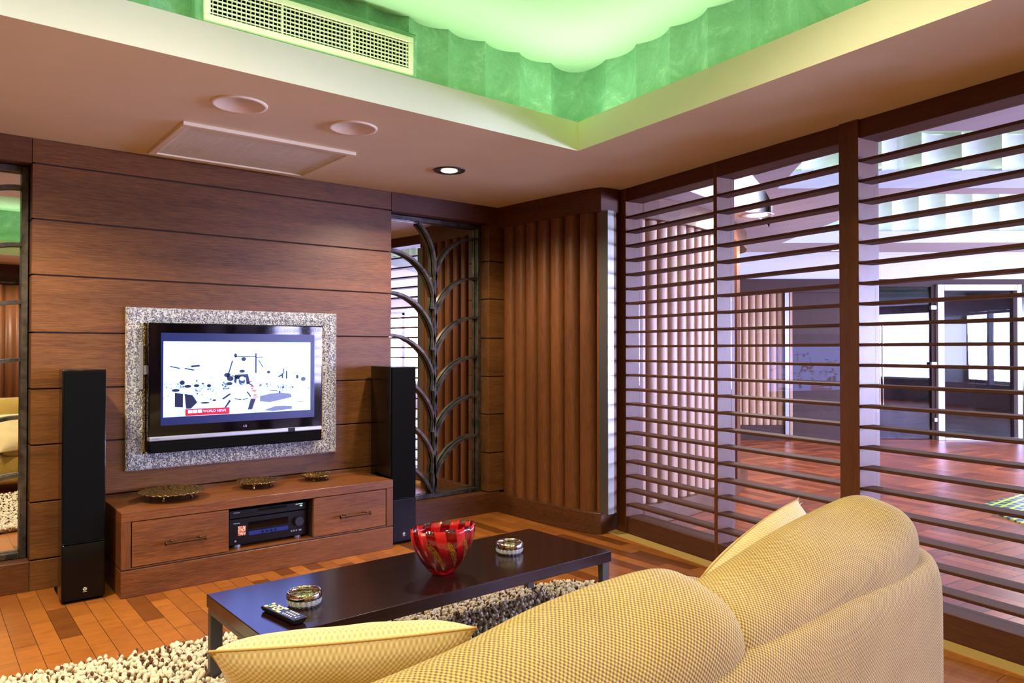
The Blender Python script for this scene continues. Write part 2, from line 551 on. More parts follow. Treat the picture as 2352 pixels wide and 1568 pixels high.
for a, b in zip(ZG[1:-2], ZG[2:-1]):
    mb.box(XP0, XP1 + .15, YW, YN + .1, a + g, b - 0.001)
    mb.box(LW, -0.362, YW, YN + .1, a + g, b - 0.001)
mb.box(LW, -0.362, YW, YN + .1, 0, .147)
mb.build('pillar_board', M['panel'], wb, bev=0.002, seg=1)
MB().box(XP0 + .01, XP1 + .15, YW + 0.012, YN + 0.1, 0.15, 2.13).box(LW, -.38, YW + .012, YN + .1, 0, 2.13).build('groove_backing', M['groove'], wb)
MB().box(LW - .1, 3.8, YN + .02, YN + 0.12, 0, ZC + .02).build('back_board', M['trim'], wb)

# left wall, back wall
mb = MB()
struct(mb.box(LW - .1, LW, BK - .1, YN + .1, 0, ZC).build('wall_left', M['panel']))
struct(MB().box(LW - .1, lat(S0, 3.2)[0], BK - .1, BK, 0, ZC).build('wall_rear', M['trim']))

# soffit with its square opening
CO = [(2.766, 2.88), (-1.35, 2.84), (-1.35, -0.95), (2.366, -0.95)]          # opening, from the far right corner
sof = [(LW - .05, BK), lat(S0, 3.25), lat(3.99, 3.25), (3.8, 3.40), (3.8, 4.7), (LW - .05, 4.7)]
struct(filled(sof, [CO[::-1]], ZC, 'ceiling', M['soffit']))

def offset(poly, d):
    n = len(poly); out = []
    for i in range(n):
        p0, p1, p2 = Vector(poly[i - 1]), Vector(poly[i]), Vector(poly[(i + 1) % n])
        a = (p1 - p0).normalized(); b = (p2 - p1).normalized()
        na = Vector((a.y, -a.x)); nb = Vector((b.y, -b.x))
        k = d / (1 + na.dot(nb))
        out.append(tuple(p1 + (na + nb) * k))
    return out
CU = offset(CO, 0.2); CI = offset(CO, 0.34)
if abs(CU[0][1]) < abs(CO[0][1]):
    CU = offset(CO, -0.2); CI = offset(CO, -0.34)
# fascia around the opening, with its shelf
cf = bpy.data.objects.new('ceiling_coffer', None); COL.objects.link(cf); struct(cf)
ring = CO + [CO[0]]
mb = MB(); mb.strip(ring, ZC, 2.42); mb.build('fascia', M['fascia'], cf)
t1 = offset(CO, 0.02) if abs(offset(CO, .02)[0][1]) > abs(CO[0][1]) else offset(CO, -0.02)
mb = MB()
n4 = 4
for a, b, z0, z1 in ((CO, t1, 2.42, 2.42), (t1, t1, 2.42, 2.33), (t1, CI, 2.33, 2.33)):
    vs = [(p[0], p[1], z0) for p in a] + [(p[0], p[1], z1) for p in b]
    mb.add(vs, [(i, (i + 1) % 4, 4 + (i + 1) % 4, 4 + i) for i in range(4)])
mb.build('cove_shelf', M['fascia'], cf)
# scalloped plaster wall
def scallops(p, q, n, depth, seg=10, first=True):
    p, q = Vector(p), Vector(q); d = (q - p); out = []
    nrm = Vector((d.y, -d.x)).normalized()
    for i in range(n):
        for k in range(seg):
            t = k / seg
            out.append(tuple(p + d * ((i + t) / n) + nrm * depth * (1 - (2 * t - 1) ** 2)))
    out.append(tuple(q))
    return out
sg = 1 if (Vector(CU[1]) - Vector(CU[0])).x < 0 else -1
cA = (2.760, 3.09); cB = (2.964, 2.866)
front_l = (cA[0] - 0.2295 * 18, 3.06)
right_b = (cB[0] - 0.1075 * 4.15, cB[1] - 0.245 * 17)
# clockwise seen from above: left to the corner, then towards the camera; outward side is on the left
pf = [tuple(p) for p in scallops(front_l, cA, 18, -0.042)]
corner = []
for k in range(1, 14):
    t = k / 14; a = radians(180 - 90 * t)
    # round scallop standing in the corner
    c0 = Vector(cA) * (1 - t) + Vector(cB) * t
    bul = Vector((2.972, 3.105)) - (Vector(cA) + Vector(cB)) / 2
    corner.append(tuple(c0 + bul * (1 - (2 * t - 1) ** 2) ** 0.8))
pr = scallops(cB, right_b, 17, -0.042)
rest = [(right_b[0], -1.2), (-1.55, -1.2), (-1.55, 3.05), front_l]
mb = MB(); mb.strip(pf + corner + pr + rest, 2.33, ZU + 0.01)
mb.build('scalloped_wall', M['plaster'], cf, auto=25)
MB().box(-1.75, 3.3, -1.4, 3.35, ZU, ZU + .05).build('upper_ceiling', M['upper'], cf)

# corner: fluted oak return between the mirror niche and the partition
FB = [(3.392, 4.41), (3.398, 4.25), (3.403, 4.11), (3.410, 3.97), (3.418, 3.835), (3.434, 3.66), (3.455, 3.54), (3.474, 3.476), (3.500, 3.432)]
fr_ = bpy.data.objects.new('wall_corner', None); COL.objects.link(fr_); struct(fr_)
def shift(pts, d): return [(p[0] + d, p[1]) for p in pts]
body = FB + [(3.69, 3.462), (3.80, 3.47), (3.80, 4.6), (3.392, 4.6)]
MB().prism(body, 0, 0.138).build('plinth', M['trimY'], fr_, bev=0.003, seg=1)
VB = [(3.405, 4.41), (3.425, 4.0), (3.44, 3.8), (3.462, 3.56), (3.497, 3.427), (3.624, 3.40), (3.72, 3.42), (3.80, 3.47), (3.8, 4.6), (3.405, 4.6)]
MB().prism(VB, 2.108, ZC).build('valance', M['trimY'], fr_, bev=0.003, seg=1)
FY = [4.392, 4.258, 4.142, 4.021, 3.891, 3.763, 3.632, 3.499, 3.388]
def fx(y):
    ys = [p[1] for p in FB][::-1]; xs = [p[0] for p in FB][::-1]
    return float(np.interp(y, ys, xs)) + 0.022
mb = MB()
prof = []
for a, b in zip(FY[:-1], FY[1:]):
    m_ = 12
    for k in range(m_ + 1):
        t = k / m_; y = a + (b - a) * (0.16 + 0.82 * t)
        if k == 0: prof += [(fx(y) + .10, a + (b - a) * .02), (fx(y) + .10, y - .001)]
        prof.append((fx(y) + 0.030 - 0.038 * sqrt(max(0, 1 - (2 * t - 1) ** 2)), y))
prof += [(fx(3.39) + .03, 3.388), (3.60, 3.388), (3.60, 4.5), (3.55, 4.5)]
mb.prism(prof, 0.138, 2.108)
mb.build('fluted_panel', M['flute'], fr_, auto=35)
MB().box(3.505, 3.56, 3.372, 3.45, .138, 2.108).build('corner_strip', M['steel'], fr_)
MB().box(3.56, 3.70, 3.44, 3.50, .138, 2.108).build('end_board', M['post'], fr_)

# ------------------------------------------------------------------ slatted partition
ZS = [1.218 + k * 0.0942 for k in range(-11, 10)]
ZT = 2.178      # head of the openings
SILL = 0.112
LATROT = -TH
def lat_local(s, n=3.10):  # origin of a screen bay
    x, y = lat(s, n); return (x, y, 0)
bays = [(3.867, 3.085, 'slatted wooden screen bay nearest the fluted corner panel, glazed behind'),
        (3.058, 2.267, 'slatted wooden screen bay left of the wide post, reflecting the television in its glass'),
        (2.165, 1.375, 'slatted wooden screen bay at the right edge of the photo, beyond the sofa end'),
        (1.348, 0.56, 'slatted wooden screen bay outside the photo, to the right of the visible ones'),
        (0.46, -0.33, 'slatted wooden screen bay beside the camera, second past the photo edge')]
for i, (s1, s0, lab) in enumerate(bays):
    root = thing('slatted_screen', lat_local(s0), lab, 'screen', LATROT, 'slatted screen bays of the right partition')
    W = s1 - s0
    for k, z in enumerate(ZS):
        MB().box(0.002, 0.094, 0, W, z, z + 0.0135).build('slat', M['slat'], root, bev=0.0015, seg=1)
    MB().box(0.112, 0.118, 0.0, W, SILL, ZT).build('glass_pane', M['pane'], root)
# posts, stiles and rails that carry the bays
NTRIM = [1]
def trim(x0, x1, s0, s1, z0, z1, mat):
    NTRIM[0] += 1
    o = MB().box(x0, x1, s0, s1, z0, z1).build('trim_%d' % NTRIM[0], mat, bev=0.002, seg=1)
    o.location = lat_local(0); o.rotation_euler = (0, 0, LATROT)
    return struct(o)
posts = {}
for s0, s1, fr0 in ((3.867, 3.955, 0), (3.058, 3.085, .004), (2.165, 2.267, -.008), (1.348, 1.375, .004), (.46, .56, -.008), (-.36, -.33, .004), (-1.25, -1.15, 0)):
    posts[s0] = trim(fr0, .145, s0, s1, 0.0, ZC, M['post'])
trim(0.006, 0.145, S0, 3.9, 0.0, SILL, M['slat'])
trim(0.006, 0.145, S0, 3.9, ZT, ZC, M['slat'])
trim(0.0, 0.145, S0, -1.25, SILL, ZT, M['post'])
mb = MB()
for s in (3.867, 2.165):
    for z in (.26, 1.04, 1.62, 2.02): mb.cyl((0.128, s - .0012, z), 0.004, 0.0015, 10, 'Y')
mb.build('screw', M['dark'], posts[3.867])

# ------------------------------------------------------------------ HALL beyond the partition
hb = bpy.data.objects.new('wall_hall', None); COL.objects.link(hb); struct(hb)
PB = [(3.80, 3.47), (3.92, 3.425), (4.05, 3.403), (4.28, 3.405), (4.49, 3.424), (4.75, 3.47), (5.0, 3.537), (5.27, 3.632), (5.60, 3.775), (5.86, 3.91), (6.02, 4.03), (6.10, 4.16), (6.09, 4.32), (6.0, 4.5), (3.81, 4.6)]
MB().prism(PB, 0, 0.138).build('curved_plinth', M['trim'], hb, bev=0.003, seg=1)
MB().prism(PB, 2.108, ZC).build('curved_valance', M['trim'], hb, bev=0.003, seg=1)
def along(pts, step):
    out = [Vector(pts[0])]; i = 0; acc = 0
    res = []
    P_ = [Vector(p) for p in pts]
    cum = [0]
    for a, b in zip(P_[:-1], P_[1:]): cum.append(cum[-1] + (b - a).length)
    d = 0
    while d <= cum[-1] + 1e-6:
        k = max(j for j in range(len(cum)) if cum[j] <= d + 1e-9); k = min(k, len(P_) - 2)
        t = (d - cum[k]) / (cum[k + 1] - cum[k])
        res.append(P_[k].lerp(P_[k + 1], t)); d += step
    return res
def flutes(pts, step, r, sign, back):
    q = along(pts, step); prof = []
    for a, b in zip(q[:-1], q[1:]):
        d = (b - a); n = Vector((-d.y, d.x)).normalized() * sign
        for k in range(11):
            t = 0.15 + 0.83 * k / 10; tt = k / 10
            if k == 0: prof += [tuple(a + d * .02 + n * (back + .05)), tuple(a + d * .145 + n * (back + .05))]
            prof.append(tuple(a + d * t + n * (back - r * sqrt(max(0, 1 - (2 * tt - 1) ** 2)))))
    return prof, q
pf2, q2 = flutes([(3.87, 3.47), (3.95, 3.44), (4.05, 3.425), (4.28, 3.427), (4.49, 3.446), (4.75, 3.492), (5.0, 3.559), (5.27, 3.655)], 0.117, 0.032, 1, 0.05)
prof = pf2 + [(5.3, 3.9), (5.3, 4.4), (3.86, 4.4)]
MB().prism(prof, 0.138, 2.108).build('curved_flutes', M['flute_daylit'], hb, auto=35)
MB().prism([(5.25, 3.60), (5.36, 3.645), (5.40, 3.75), (5.3, 4.4), (5.2, 4.4)], 0.138, 2.108).build('end_stile', M['post'], hb)
# far wall across the hall, square to its own axis
def hbox(mb, u0, u1, w0, w1, z0, z1):
    return mb.prism([hall(u0, w0), hall(u1, w0), hall(u1, w1), hall(u0, w1)], z0, z1)
fu = lambda px: (px - 1176) / 1713 * 10.0
fz = lambda py: 1.2 + (804 - py) / 1713 * 10.0
wf = bpy.data.objects.new('wall_far', None); COL.objects.link(wf); struct(wf)
hbox(MB(), 0.5, fu(2012), 10.02, 10.2, 0, 2.155).build('wood_panel', M['hallwood'], wf)
hbox(MB(), 0.5, fu(2012), 9.97, 10.03, fz(672), fz(641)).build('valance', M['hallwood'], wf)
hbox(MB(), 0.5, fu(1802), 9.96, 10.03, 0.0, fz(975)).build('plinth', M['hallwood'], wf)
mb = MB()
u = fu(1640)
while u < fu(1796):
    prof = [(u, 10.03)] + [(u + 0.094 * (0.03 + 0.94 * k / 8), 10.015 - 0.03 * sqrt(max(0, 1 - (2 * k / 8 - 1) ** 2))) for k in range(9)] + [(u + .094, 10.03)]
    mb.prism([hall(*p) for p in prof], fz(975), fz(672)); u += 0.094
mb.build('flutes', M['flute_daylit'], wf, auto=35)
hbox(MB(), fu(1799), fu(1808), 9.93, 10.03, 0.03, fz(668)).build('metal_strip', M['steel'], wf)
hbox(MB(), fu(1811), fu(1817), 9.95, 10.03, 0.03, fz(668)).build('wood_strip', M['flute_daylit'], wf)
hbox(MB(), fu(2012), 12.0, 10.02, 10.2, 2.08, 2.155).build('head_panel', M['hallwood'], wf)
hbox(MB(), fu(2348), 12.0, 10.02, 10.2, 0, 2.08).build('dark_panel', M['black'], wf)
hbox(MB(), 0.3, 12, 10.02, 10.3, 2.155, 2.75).build('upper_wall', M['white'], wf)
# glazed door and glazed screen in the far wall
d1 = bpy.data.objects.new('door_1', None); COL.objects.link(d1); struct(d1)
hbox(MB(), fu(2016), fu(2143), 10.06, 10.075, 0.01, 2.06).build('door_glass', M['doorglass'], d1)
mb = MB(); hbox(mb, fu(2143), fu(2151), 10.03, 10.12, 0, 2.08); hbox(mb, fu(2010), fu(2016), 10.03, 10.12, 0, 2.08); hbox(mb, fu(2016), fu(2143), 10.03, 10.12, 2.055, 2.085)
mb.build('door_frame', M['hallwood'], d1)
mb = MB()
for px in (2022, 2029): mb.cyl((*hall(fu(px), 10.02), 0.45), 0.012, 1.12, 10)
mb.build('door_handle', M['chrome'], d1)
mb = MB()
for px, py in ((2140, 705), (2140, 835), (2146, 963)): hbox(mb, fu(px), fu(px + 12), 10.0, 10.05, fz(py) - .03, fz(py) + .02)
mb.build('hinge', M['silver'], d1)
w1 = bpy.data.objects.new('window_1', None); COL.objects.link(w1); struct(w1)
mb = MB()
hbox(mb, fu(2153), fu(2168), 9.98, 10.12, 0, 2.08); hbox(mb, fu(2335), fu(2346), 9.98, 10.12, 0, 2.08)
hbox(mb, fu(2168), fu(2335), 9.98, 10.12, 2.0, 2.08); hbox(mb, fu(2168), fu(2335), 9.98, 10.12, 0, 0.03)
mb.build('window_frame', M['sheet'], w1, bev=.004, seg=1)
hbox(MB(), fu(2168), fu(2335), 10.06, 10.07, 0.03, 2.0).build('glass_pane', M['doorglass'], w1)
# the room behind the glazing: grey stone tiles, brown end wall and a bright window
def tiles():
    t = NT('grey_tiles').set(Roughness=0.25)
    bk = t.n('ShaderNodeTexBrick'); bk.inputs['Scale'].default_value = 1.0
    bk.inputs['Brick Width'].default_value = 0.5; bk.inputs['Row Height'].default_value = 0.25; bk.inputs['Mortar Size'].default_value = 0.012
    bk.inputs['Color1'].default_value = S(120, 122, 140); bk.inputs['Color2'].default_value = S(156, 158, 176); bk.inputs['Mortar'].default_value = S(40, 40, 52)
    t.l(t.coord(rot=(0, 0, YAW)), bk.inputs['Vector']); t.l(bk.outputs['Color'], t.b.inputs['Base Color'])
    return t.m
bu = lambda px, w: (px - 1176) / 1713 * w
bz = lambda py, w: 1.2 + (804 - py) / 1713 * w
struct(hbox(MB(), 3.5, 13, 10.2, 14.6, 0.0, 0.012).build('floor_beyond', tiles()))
wbz = bpy.data.objects.new('wall_beyond', None); COL.objects.link(wbz); struct(wbz)
w = 14.5
mb = MB()
hbox(mb, 3.5, bu(2160, w), w, w + .1, 0, 2.4); hbox(mb, bu(2224, w), 13, w, w + .1, 0, 2.4)
hbox(mb, bu(2160, w), bu(2224, w), w, w + .1, 0, bz(848, w)); hbox(mb, bu(2160, w), bu(2224, w), w, w + .1, bz(742, w), 2.4)
mb.build('end_wall', M['hallwood'], wbz)
hbox(MB(), 3.4, 13, 10.2, 15.2, 2.3, 2.4).build('end_ceiling', M['hallsoffit'], wbz)
hbox(MB(), 3.4, 3.5, 10.2, 15.2, 0, 2.3).build('side_wall', M['trim'], wbz)
hbox(MB(), 12.9, 13, 10.2, 15.2, 0, 2.3).build('side_wall', M['trim'], wbz)
hbox(MB(), bu(2240, 13.5), bu(2262, 13.5), 13.5, 13.7, 0, bz(738, 13.5)).build('white_pier', M['white'], wbz)
hbox(MB(), bu(2264, 12.6), bu(2330, 12.6), 12.6, 12.9, 0, bz(738, 12.6)).build('dark_pier', M['black'], wbz)
w2 = bpy.data.objects.new('window_2', None); COL.objects.link(w2); struct(w2)
hbox(MB(), bu(2160, w), bu(2224, w), w + .06, w + .08, bz(848, w), bz(742, w)).build('bright_pane', M['daylight'], w2)
mb = MB()
hbox(mb, bu(2160, w), bu(2224, w), w - .03, w + .05, bz(850, w), bz(846, w)); hbox(mb, bu(2160, w), bu(2224, w), w - .03, w + .05, bz(744, w), bz(740, w))
mb.build('window_frame', M['sheet'], w2)

# hall ceiling: soffit with three openings
cA_ = [hall(2.68, 7.40), hall(2.68, 5.08), hall(9.2, 5.08), hall(9.2, 7.30)]
cB_ = [hall(1.55, 3.62), hall(9.2, 3.5), hall(9.2, 4.85), hall(1.75, 4.90)]
slot = [(3.85, 3.10), (4.61, 3.262), (5.07, 3.35), (5.5, 3.50), (5.81, 3.655), (5.35, 3.34), (4.86, 3.03), (4.4, 2.80), (3.99, 2.62), (3.80, 2.62)]
hc_out = [lat(S0 - 2.6, 3.25), lat(3.99, 3.25), (3.8, 4.7), hall(1.0, 8.1), hall(9.8, 8.1), hall(9.8, 3.0), (9.5, -4.6)]
hc = bpy.data.objects.new('ceiling_hall', None); COL.objects.link(hc); struct(hc)
o = filled(hc_out, [cA_, cB_, slot], ZC, 'soffit', M['hallsoffit']); o.parent = hc
def closed(p): return p + [p[0]]
for poly, zt, dep in ((cA_, 2.80, .22), (cB_, 2.64, .10)):
    MB().strip(closed(poly), ZC, 2.38).build('fascia', M['white'], hc)
    c = Vector((sum(p[0] for p in poly) / 4, sum(p[1] for p in poly) / 4))
    big = [tuple(Vector(p) + (Vector(p) - c).normalized() * dep) for p in poly]
    mb = MB(); mb.add([(p[0], p[1], 2.38) for p in poly] + [(p[0], p[1], 2.38) for p in big], [(i, (i + 1) % 4, 4 + (i + 1) % 4, 4 + i) for i in range(4)])
    mb.build('cove_shelf', M['white'], hc)
    pts = []
    for i in range(4):
        p, q = Vector(big[i]), Vector(big[(i + 1) % 4]); n = max(2, int((q - p).length / 0.26))
        d = q - p; nn = Vector((d.y, -d.x)).normalized()
        if nn.dot(p - c) < 0: nn = -nn
        for k in range(n):
            for j in range(8):
                t = j / 8; pts.append(tuple(p + d * ((k + t) / n) + nn * 0.05 * (1 - (2 * t - 1) ** 2)))
    mb = MB(); mb.strip(closed(pts), 2.36, zt + .005); mb.build('scalloped_wall', M['plaster_daylit'], hc, auto=25)
    m = [tuple(Vector(p) + (Vector(p) - c).normalized() * 0.35) for p in poly]
    mb = MB(); mb.add([(p[0], p[1], zt) for p in m], [(0, 1, 2, 3)]); mb.build('upper_ceiling', M['upper'], hc)
MB().strip(closed(slot), ZC, 2.52).build('slot_fascia', M['white'], hc)
mb = MB(); mb.prism(slot, 2.52, 2.54); mb.build('slot_top', M['white'], hc)
mb = MB(); mb.prism([hall(0.5, 8.1), hall(12, 8.1), hall(12, 10.3), hall(0.5, 10.3)], 2.62, 2.66); mb.build('far_ceiling', M['white'], hc)
mb = MB(); mb.strip([hall(0.5, 8.1), hall(9.8, 8.1)], ZC, 2.64); mb.build('far_fascia', M['hallsoffit'], hc)
# outer walls of the hall with the wide window that lights it
wh = bpy.data.objects.new('wall_window', None); COL.objects.link(wh); struct(wh)
WX0, WX1, WZ0, WZ1, WYY = 5.0, 9.4, 0.45, 1.98, -4.4
mb = MB()
mb.box(2.4, WX0, WYY - .15, WYY, 0, 2.7); mb.box(WX1, 10.5, WYY - .15, WYY, 0, 2.7)
mb.box(WX0, WX1, WYY - .15, WYY, 0, WZ0); mb.box(WX0, WX1, WYY - .15, WYY, WZ1, 2.7)
mb.build('wall_panel', M['white'], wh)
mb = MB(); mb.strip([(10.4, -4.5), hall(9.75, 3.2)], 0, 2.7); mb.strip([hall(9.75, 8.0), hall(9.75, 8.3), hall(11.9, 10.0)], 0, 2.7)
mb.strip([hall(9.75, 3.2), hall(9.75, 8.0)], 0, .45); mb.strip([hall(9.75, 3.2), hall(9.75, 8.0)], 2.0, 2.7); mb.build('side_panel', M['white'], wh)
w4 = bpy.data.objects.new('window_4', None); COL.objects.link(w4); struct(w4)
mb = MB()
for w_ in (3.2, 4.8, 6.4, 7.94): hbox(mb, 9.76, 9.86, w_, w_ + .06, .45, 2.0)
hbox(mb, 9.76, 9.86, 3.2, 8.0, .45, .50); hbox(mb, 9.76, 9.86, 3.2, 8.0, 1.95, 2.0)
mb.build('window_frame', M['sheet'], w4)
hbox(MB(), 9.80, 9.806, 3.26, 7.94, .5, 1.95).build('glass_pane', M['pane'], w4)
mb = MB(); mb.strip([lat(S0, 3.26), lat(S0 - 2.7, 3.26)], 0, 2.7); mb.build('side_panel', M['trim'], wh)
w3 = bpy.data.objects.new('window_3', None); COL.objects.link(w3); struct(w3)
mb = MB()
for x in (WX0, 6.45, 7.92, WX1 - .06): mb.box(x, x + .06, WYY - .12, WYY - .02, WZ0, WZ1)
mb.box(WX0, WX1, WYY - .12, WYY - .02, WZ0, WZ0 + .05); mb.box(WX0, WX1, WYY - .12, WYY - .02, WZ1 - .05, WZ1)
mb.build('window_frame', M['sheet'], w3)
MB().box(WX0 + .06, WX1 - .06, WYY - .075, WYY - .069, WZ0 + .05, WZ1 - .05).build('glass_pane', M['pane'], w3)

# mosaic panel let into the hall floor
def mosaic():
    t = NT('green_mosaic').set(Roughness=0.25)
    vec = t.coord()
    bk = t.n('ShaderNodeTexBrick'); bk.inputs['Scale'].default_value = 1.0
    bk.inputs['Brick Width'].default_value = 0.11; bk.inputs['Row Height'].default_value = 0.07; bk.inputs['Mortar Size'].default_value = 0.012
    bk.inputs['Color1'].default_value = S(40, 90, 60); bk.inputs['Color2'].default_value = S(70, 120, 130); bk.inputs['Mortar'].default_value = S(206, 214, 96)
    t.l(vec, bk.inputs['Vector']); t.l(bk.outputs['Color'], t.b.inputs['Base Color'])
    return t.m
tag(MB().prism([(5.85, 1.70), (6.36, 2.23), (7.75, 2.15), (7.2, 1.45)], 0.0, 0.012).build('mosaic_panel', mosaic()), 'green and yellow mosaic panel on the hall floor, glimpsed between slats at right', 'panel')

# ------------------------------------------------------------------ lamps in the ceilings, and added fill spots
def downlight(x, y, z, label, power, col, group, size=0.09, visible_rim=True, spot=2.7):
    r = thing('downlight', (x, y, z), label, 'ceiling light', 0, group)
    MB().lathe([(0.062, -0.004), (size, -0.006), (size + .006, 0.0), (0.062, 0.0), (0.062, -0.004)], 40).build('trim_ring', M['iron'], r, smooth=True)
    MB().lathe([(0.0, -0.008), (0.040, -0.008), (0.058, 0.0)], 32).build('lens', M['lamp'] if col[2] < .9 else M['lampcool'], r, smooth=True)
    L_ = bpy.data.lights.new('downlight_or_fill', 'SPOT'); L_.energy = power; L_.color = col; L_.spot_size = spot; L_.spot_blend = 0.6; L_.shadow_soft_size = 0.05
    lo = bpy.data.objects.new('downlight_or_fill', L_); COL.objects.link(lo); lo.location = (x, y, z - .02)
    return r
WARM = (1.0, 0.84, 0.64)
DL = 'recessed ceiling downlights of the sitting room'
downlight(2.469, 3.667, ZC, 'round recessed downlight with dark rim in the soffit near the corner', 170, WARM, DL)
downlight(0.05, 3.55, ZC, 'round recessed downlight in the soffit beyond the left edge of the photo', 240, WARM, DL)
def fill_spot(x, y, z, power, col):  # added spot without a fitting, to warm and brighten the room
    L_ = bpy.data.lights.new('downlight_or_fill', 'SPOT'); L_.energy = power; L_.color = col; L_.spot_size = 2.7; L_.spot_blend = 0.6; L_.shadow_soft_size = 0.05
    lo = bpy.data.objects.new('downlight_or_fill', L_); COL.objects.link(lo); lo.location = (x, y, z - .02)
fill_spot(-1.75, 1.2, ZC, 260, WARM); fill_spot(0.55, -1.35, ZC, 75, WARM); fill_spot(1.9, -1.35, ZC, 75, WARM)
for x, y in ((-.4, .35), (.75, 1.0), (1.75, 1.15), (-.4, 1.75), (.75, 1.75)): fill_spot(x, y, ZU, 66, WARM)  # unseen spots added above to light the sofa and table
def hall_light(x, y, z, label):
    r = thing('downlight', (x, y, z), label, 'ceiling light', 0, 'recessed downlights of the hall')
    MB().lathe([(0.09, -0.004), (0.12, -0.006), (0.126, 0.0), (0.09, 0.0), (0.09, -0.004)], 32).build('trim_ring', M['white'], r, smooth=True)
    MB().lathe([(0.0, -0.008), (0.07, -0.008), (0.092, 0.0)], 28).build('lens', M['lampcool'], r, smooth=True)
hall_light(*hall(1.93, 5.86), ZC, 'bright hall downlight beside the curved white ceiling slot')
hall_light(*hall(3.40, 7.85), ZC, 'bright hall downlight seen just left of the wide post')

def area(name, loc, target, sx, sy, power, col, spread=None):
    L_ = bpy.data.lights.new(name, 'AREA'); L_.shape = 'RECTANGLE'; L_.size = sx; L_.size_y = sy; L_.energy = power; L_.color = col
    if spread: L_.spread = spread
    o = bpy.data.objects.new(name, L_); COL.objects.link(o); o.location = loc
    d = Vector(target) - Vector(loc)
    o.rotation_euler = d.to_track_quat('-Z', 'Y').to_euler()
    return o
# cove strips on the shelf round the sitting-room coffer (they shine up)
GREEN = (0.86, 1.0, 0.80)
def strip_light(p, q, z, power, col, tilt=0.0):
    p, q = Vector(p), Vector(q); m = (p + q) / 2; d = q - p
    L_ = bpy.data.lights.new('cove_strip', 'AREA'); L_.shape = 'RECTANGLE'; L_.size = d.length; L_.size_y = 0.05; L_.energy = power; L_.color = col
    o = bpy.data.objects.new('cove_strip', L_); COL.objects.link(o)
    o.location = (m.x, m.y, z); o.rotation_euler = (pi + tilt, 0, atan2(d.y, d.x))
    return o
CL = offset(CO, 0.075)
for i in range(4):
    strip_light(CL[i], CL[(i + 1) % 4], 2.405, 17, GREEN, -0.7)
# hall coves
for poly, k in ((cA_, 4), (cB_, 3)):
    c = Vector((sum(p[0] for p in poly) / 4, sum(p[1] for p in poly) / 4))
    bb = [tuple(Vector(p) + (Vector(p) - c).normalized() * 0.06) for p in poly]
    for i in range(4): strip_light(bb[i], bb[(i + 1) % 4], 2.40, k, (0.85, 1.0, 0.72))
strip_light((3.95, 2.95), (5.3, 3.38), 2.30, 6, (0.95, 0.95, 1.0))
# daylight through the hall window
DAY = (0.58, 0.63, 1.0)
area('daylight', ((WX0 + WX1) / 2, WYY - .3, (WZ0 + WZ1) / 2 + .1), ((WX0 + WX1) / 2 - 1.5, 0, 1.1), WX1 - WX0, WZ1 - WZ0, 1500, (0.56, 0.52, 1.0))
area('daylight', (*hall(10.1, 5.6), 1.3), (*hall(5, 5.2), 1.2), 4.6, 1.5, 1900, DAY)
hL = bpy.data.lights.new('hall_ceiling_lamp', 'AREA'); hL.shape = 'DISK'; hL.size = 0.3; hL.energy = 40; hL.color = (1.0, 0.85, 0.8)
for u_, w_ in ((1.93, 5.86), (3.40, 7.85), (5.5, 7.8)):
    o = bpy.data.objects.new('hall_ceiling_lamp', hL); COL.objects.link(o); o.location = (*hall(u_, w_), ZC - .03)

world = bpy.data.worlds.new('world'); SC.world = world; world.use_nodes = True
bg = world.node_tree.nodes['Background']; bg.inputs[0].default_value = (0.75, 0.80, 1.0, 1); bg.inputs[1].default_value = 3.0

# ------------------------------------------------------------------ ceiling fittings
g = thing('ceiling_grille', (1.411, 3.981, ZC), 'large rectangular cloth ceiling grille above the television', 'ceiling grille')
def frame_ring(mb, x0, x1, y0, y1, b, z0, z1):
    mb.box(x0, x1, y0, y0 + b, z0, z1); mb.box(x0, x1, y1 - b, y1, z0, z1)
    mb.box(x0, x0 + b, y0 + b, y1 - b, z0, z1); mb.box(x1 - b, x1, y0 + b, y1 - b, z0, z1); return mb
frame_ring(MB(), -.441, .441, -.337, .337, .036, -.018, 0).build('grille_frame', M['soffit'], g, bev=.003)
MB().box(-.405, .405, -.301, .301, -.010, -.002).build('grille_cloth', M['meshcloth'], g)
def ceil_speaker(x, y, r, label):
    t = thing('ceiling_speaker', (x, y, ZC), label, 'ceiling speaker', 0, 'round ceiling speakers')
    MB().lathe([(r * .83, -.006), (r * .97, -.007), (r, 0), (r * .83, 0), (r * .83, -.006)], 56).build('bezel', M['soffit_rim'], t, smooth=True)
    MB().lathe([(0, -.006), (r * .815, -.004), (r * .815, 0)], 56).build('speaker_grille', M['spkcloth'], t, smooth=True)
M['soffit_rim'] = plain('speaker_rim', S(244, 230, 204), 0.6)
M['spkcloth'] = plain('speaker_grille_paint', S(246, 232, 184), 0.75)
ceil_speaker(1.094, 3.25, .119, 'round flush ceiling speaker nearer the air diffuser, left of the two')
ceil_speaker(1.635, 3.253, .117, 'round flush ceiling speaker right of the larger one, above the television side')

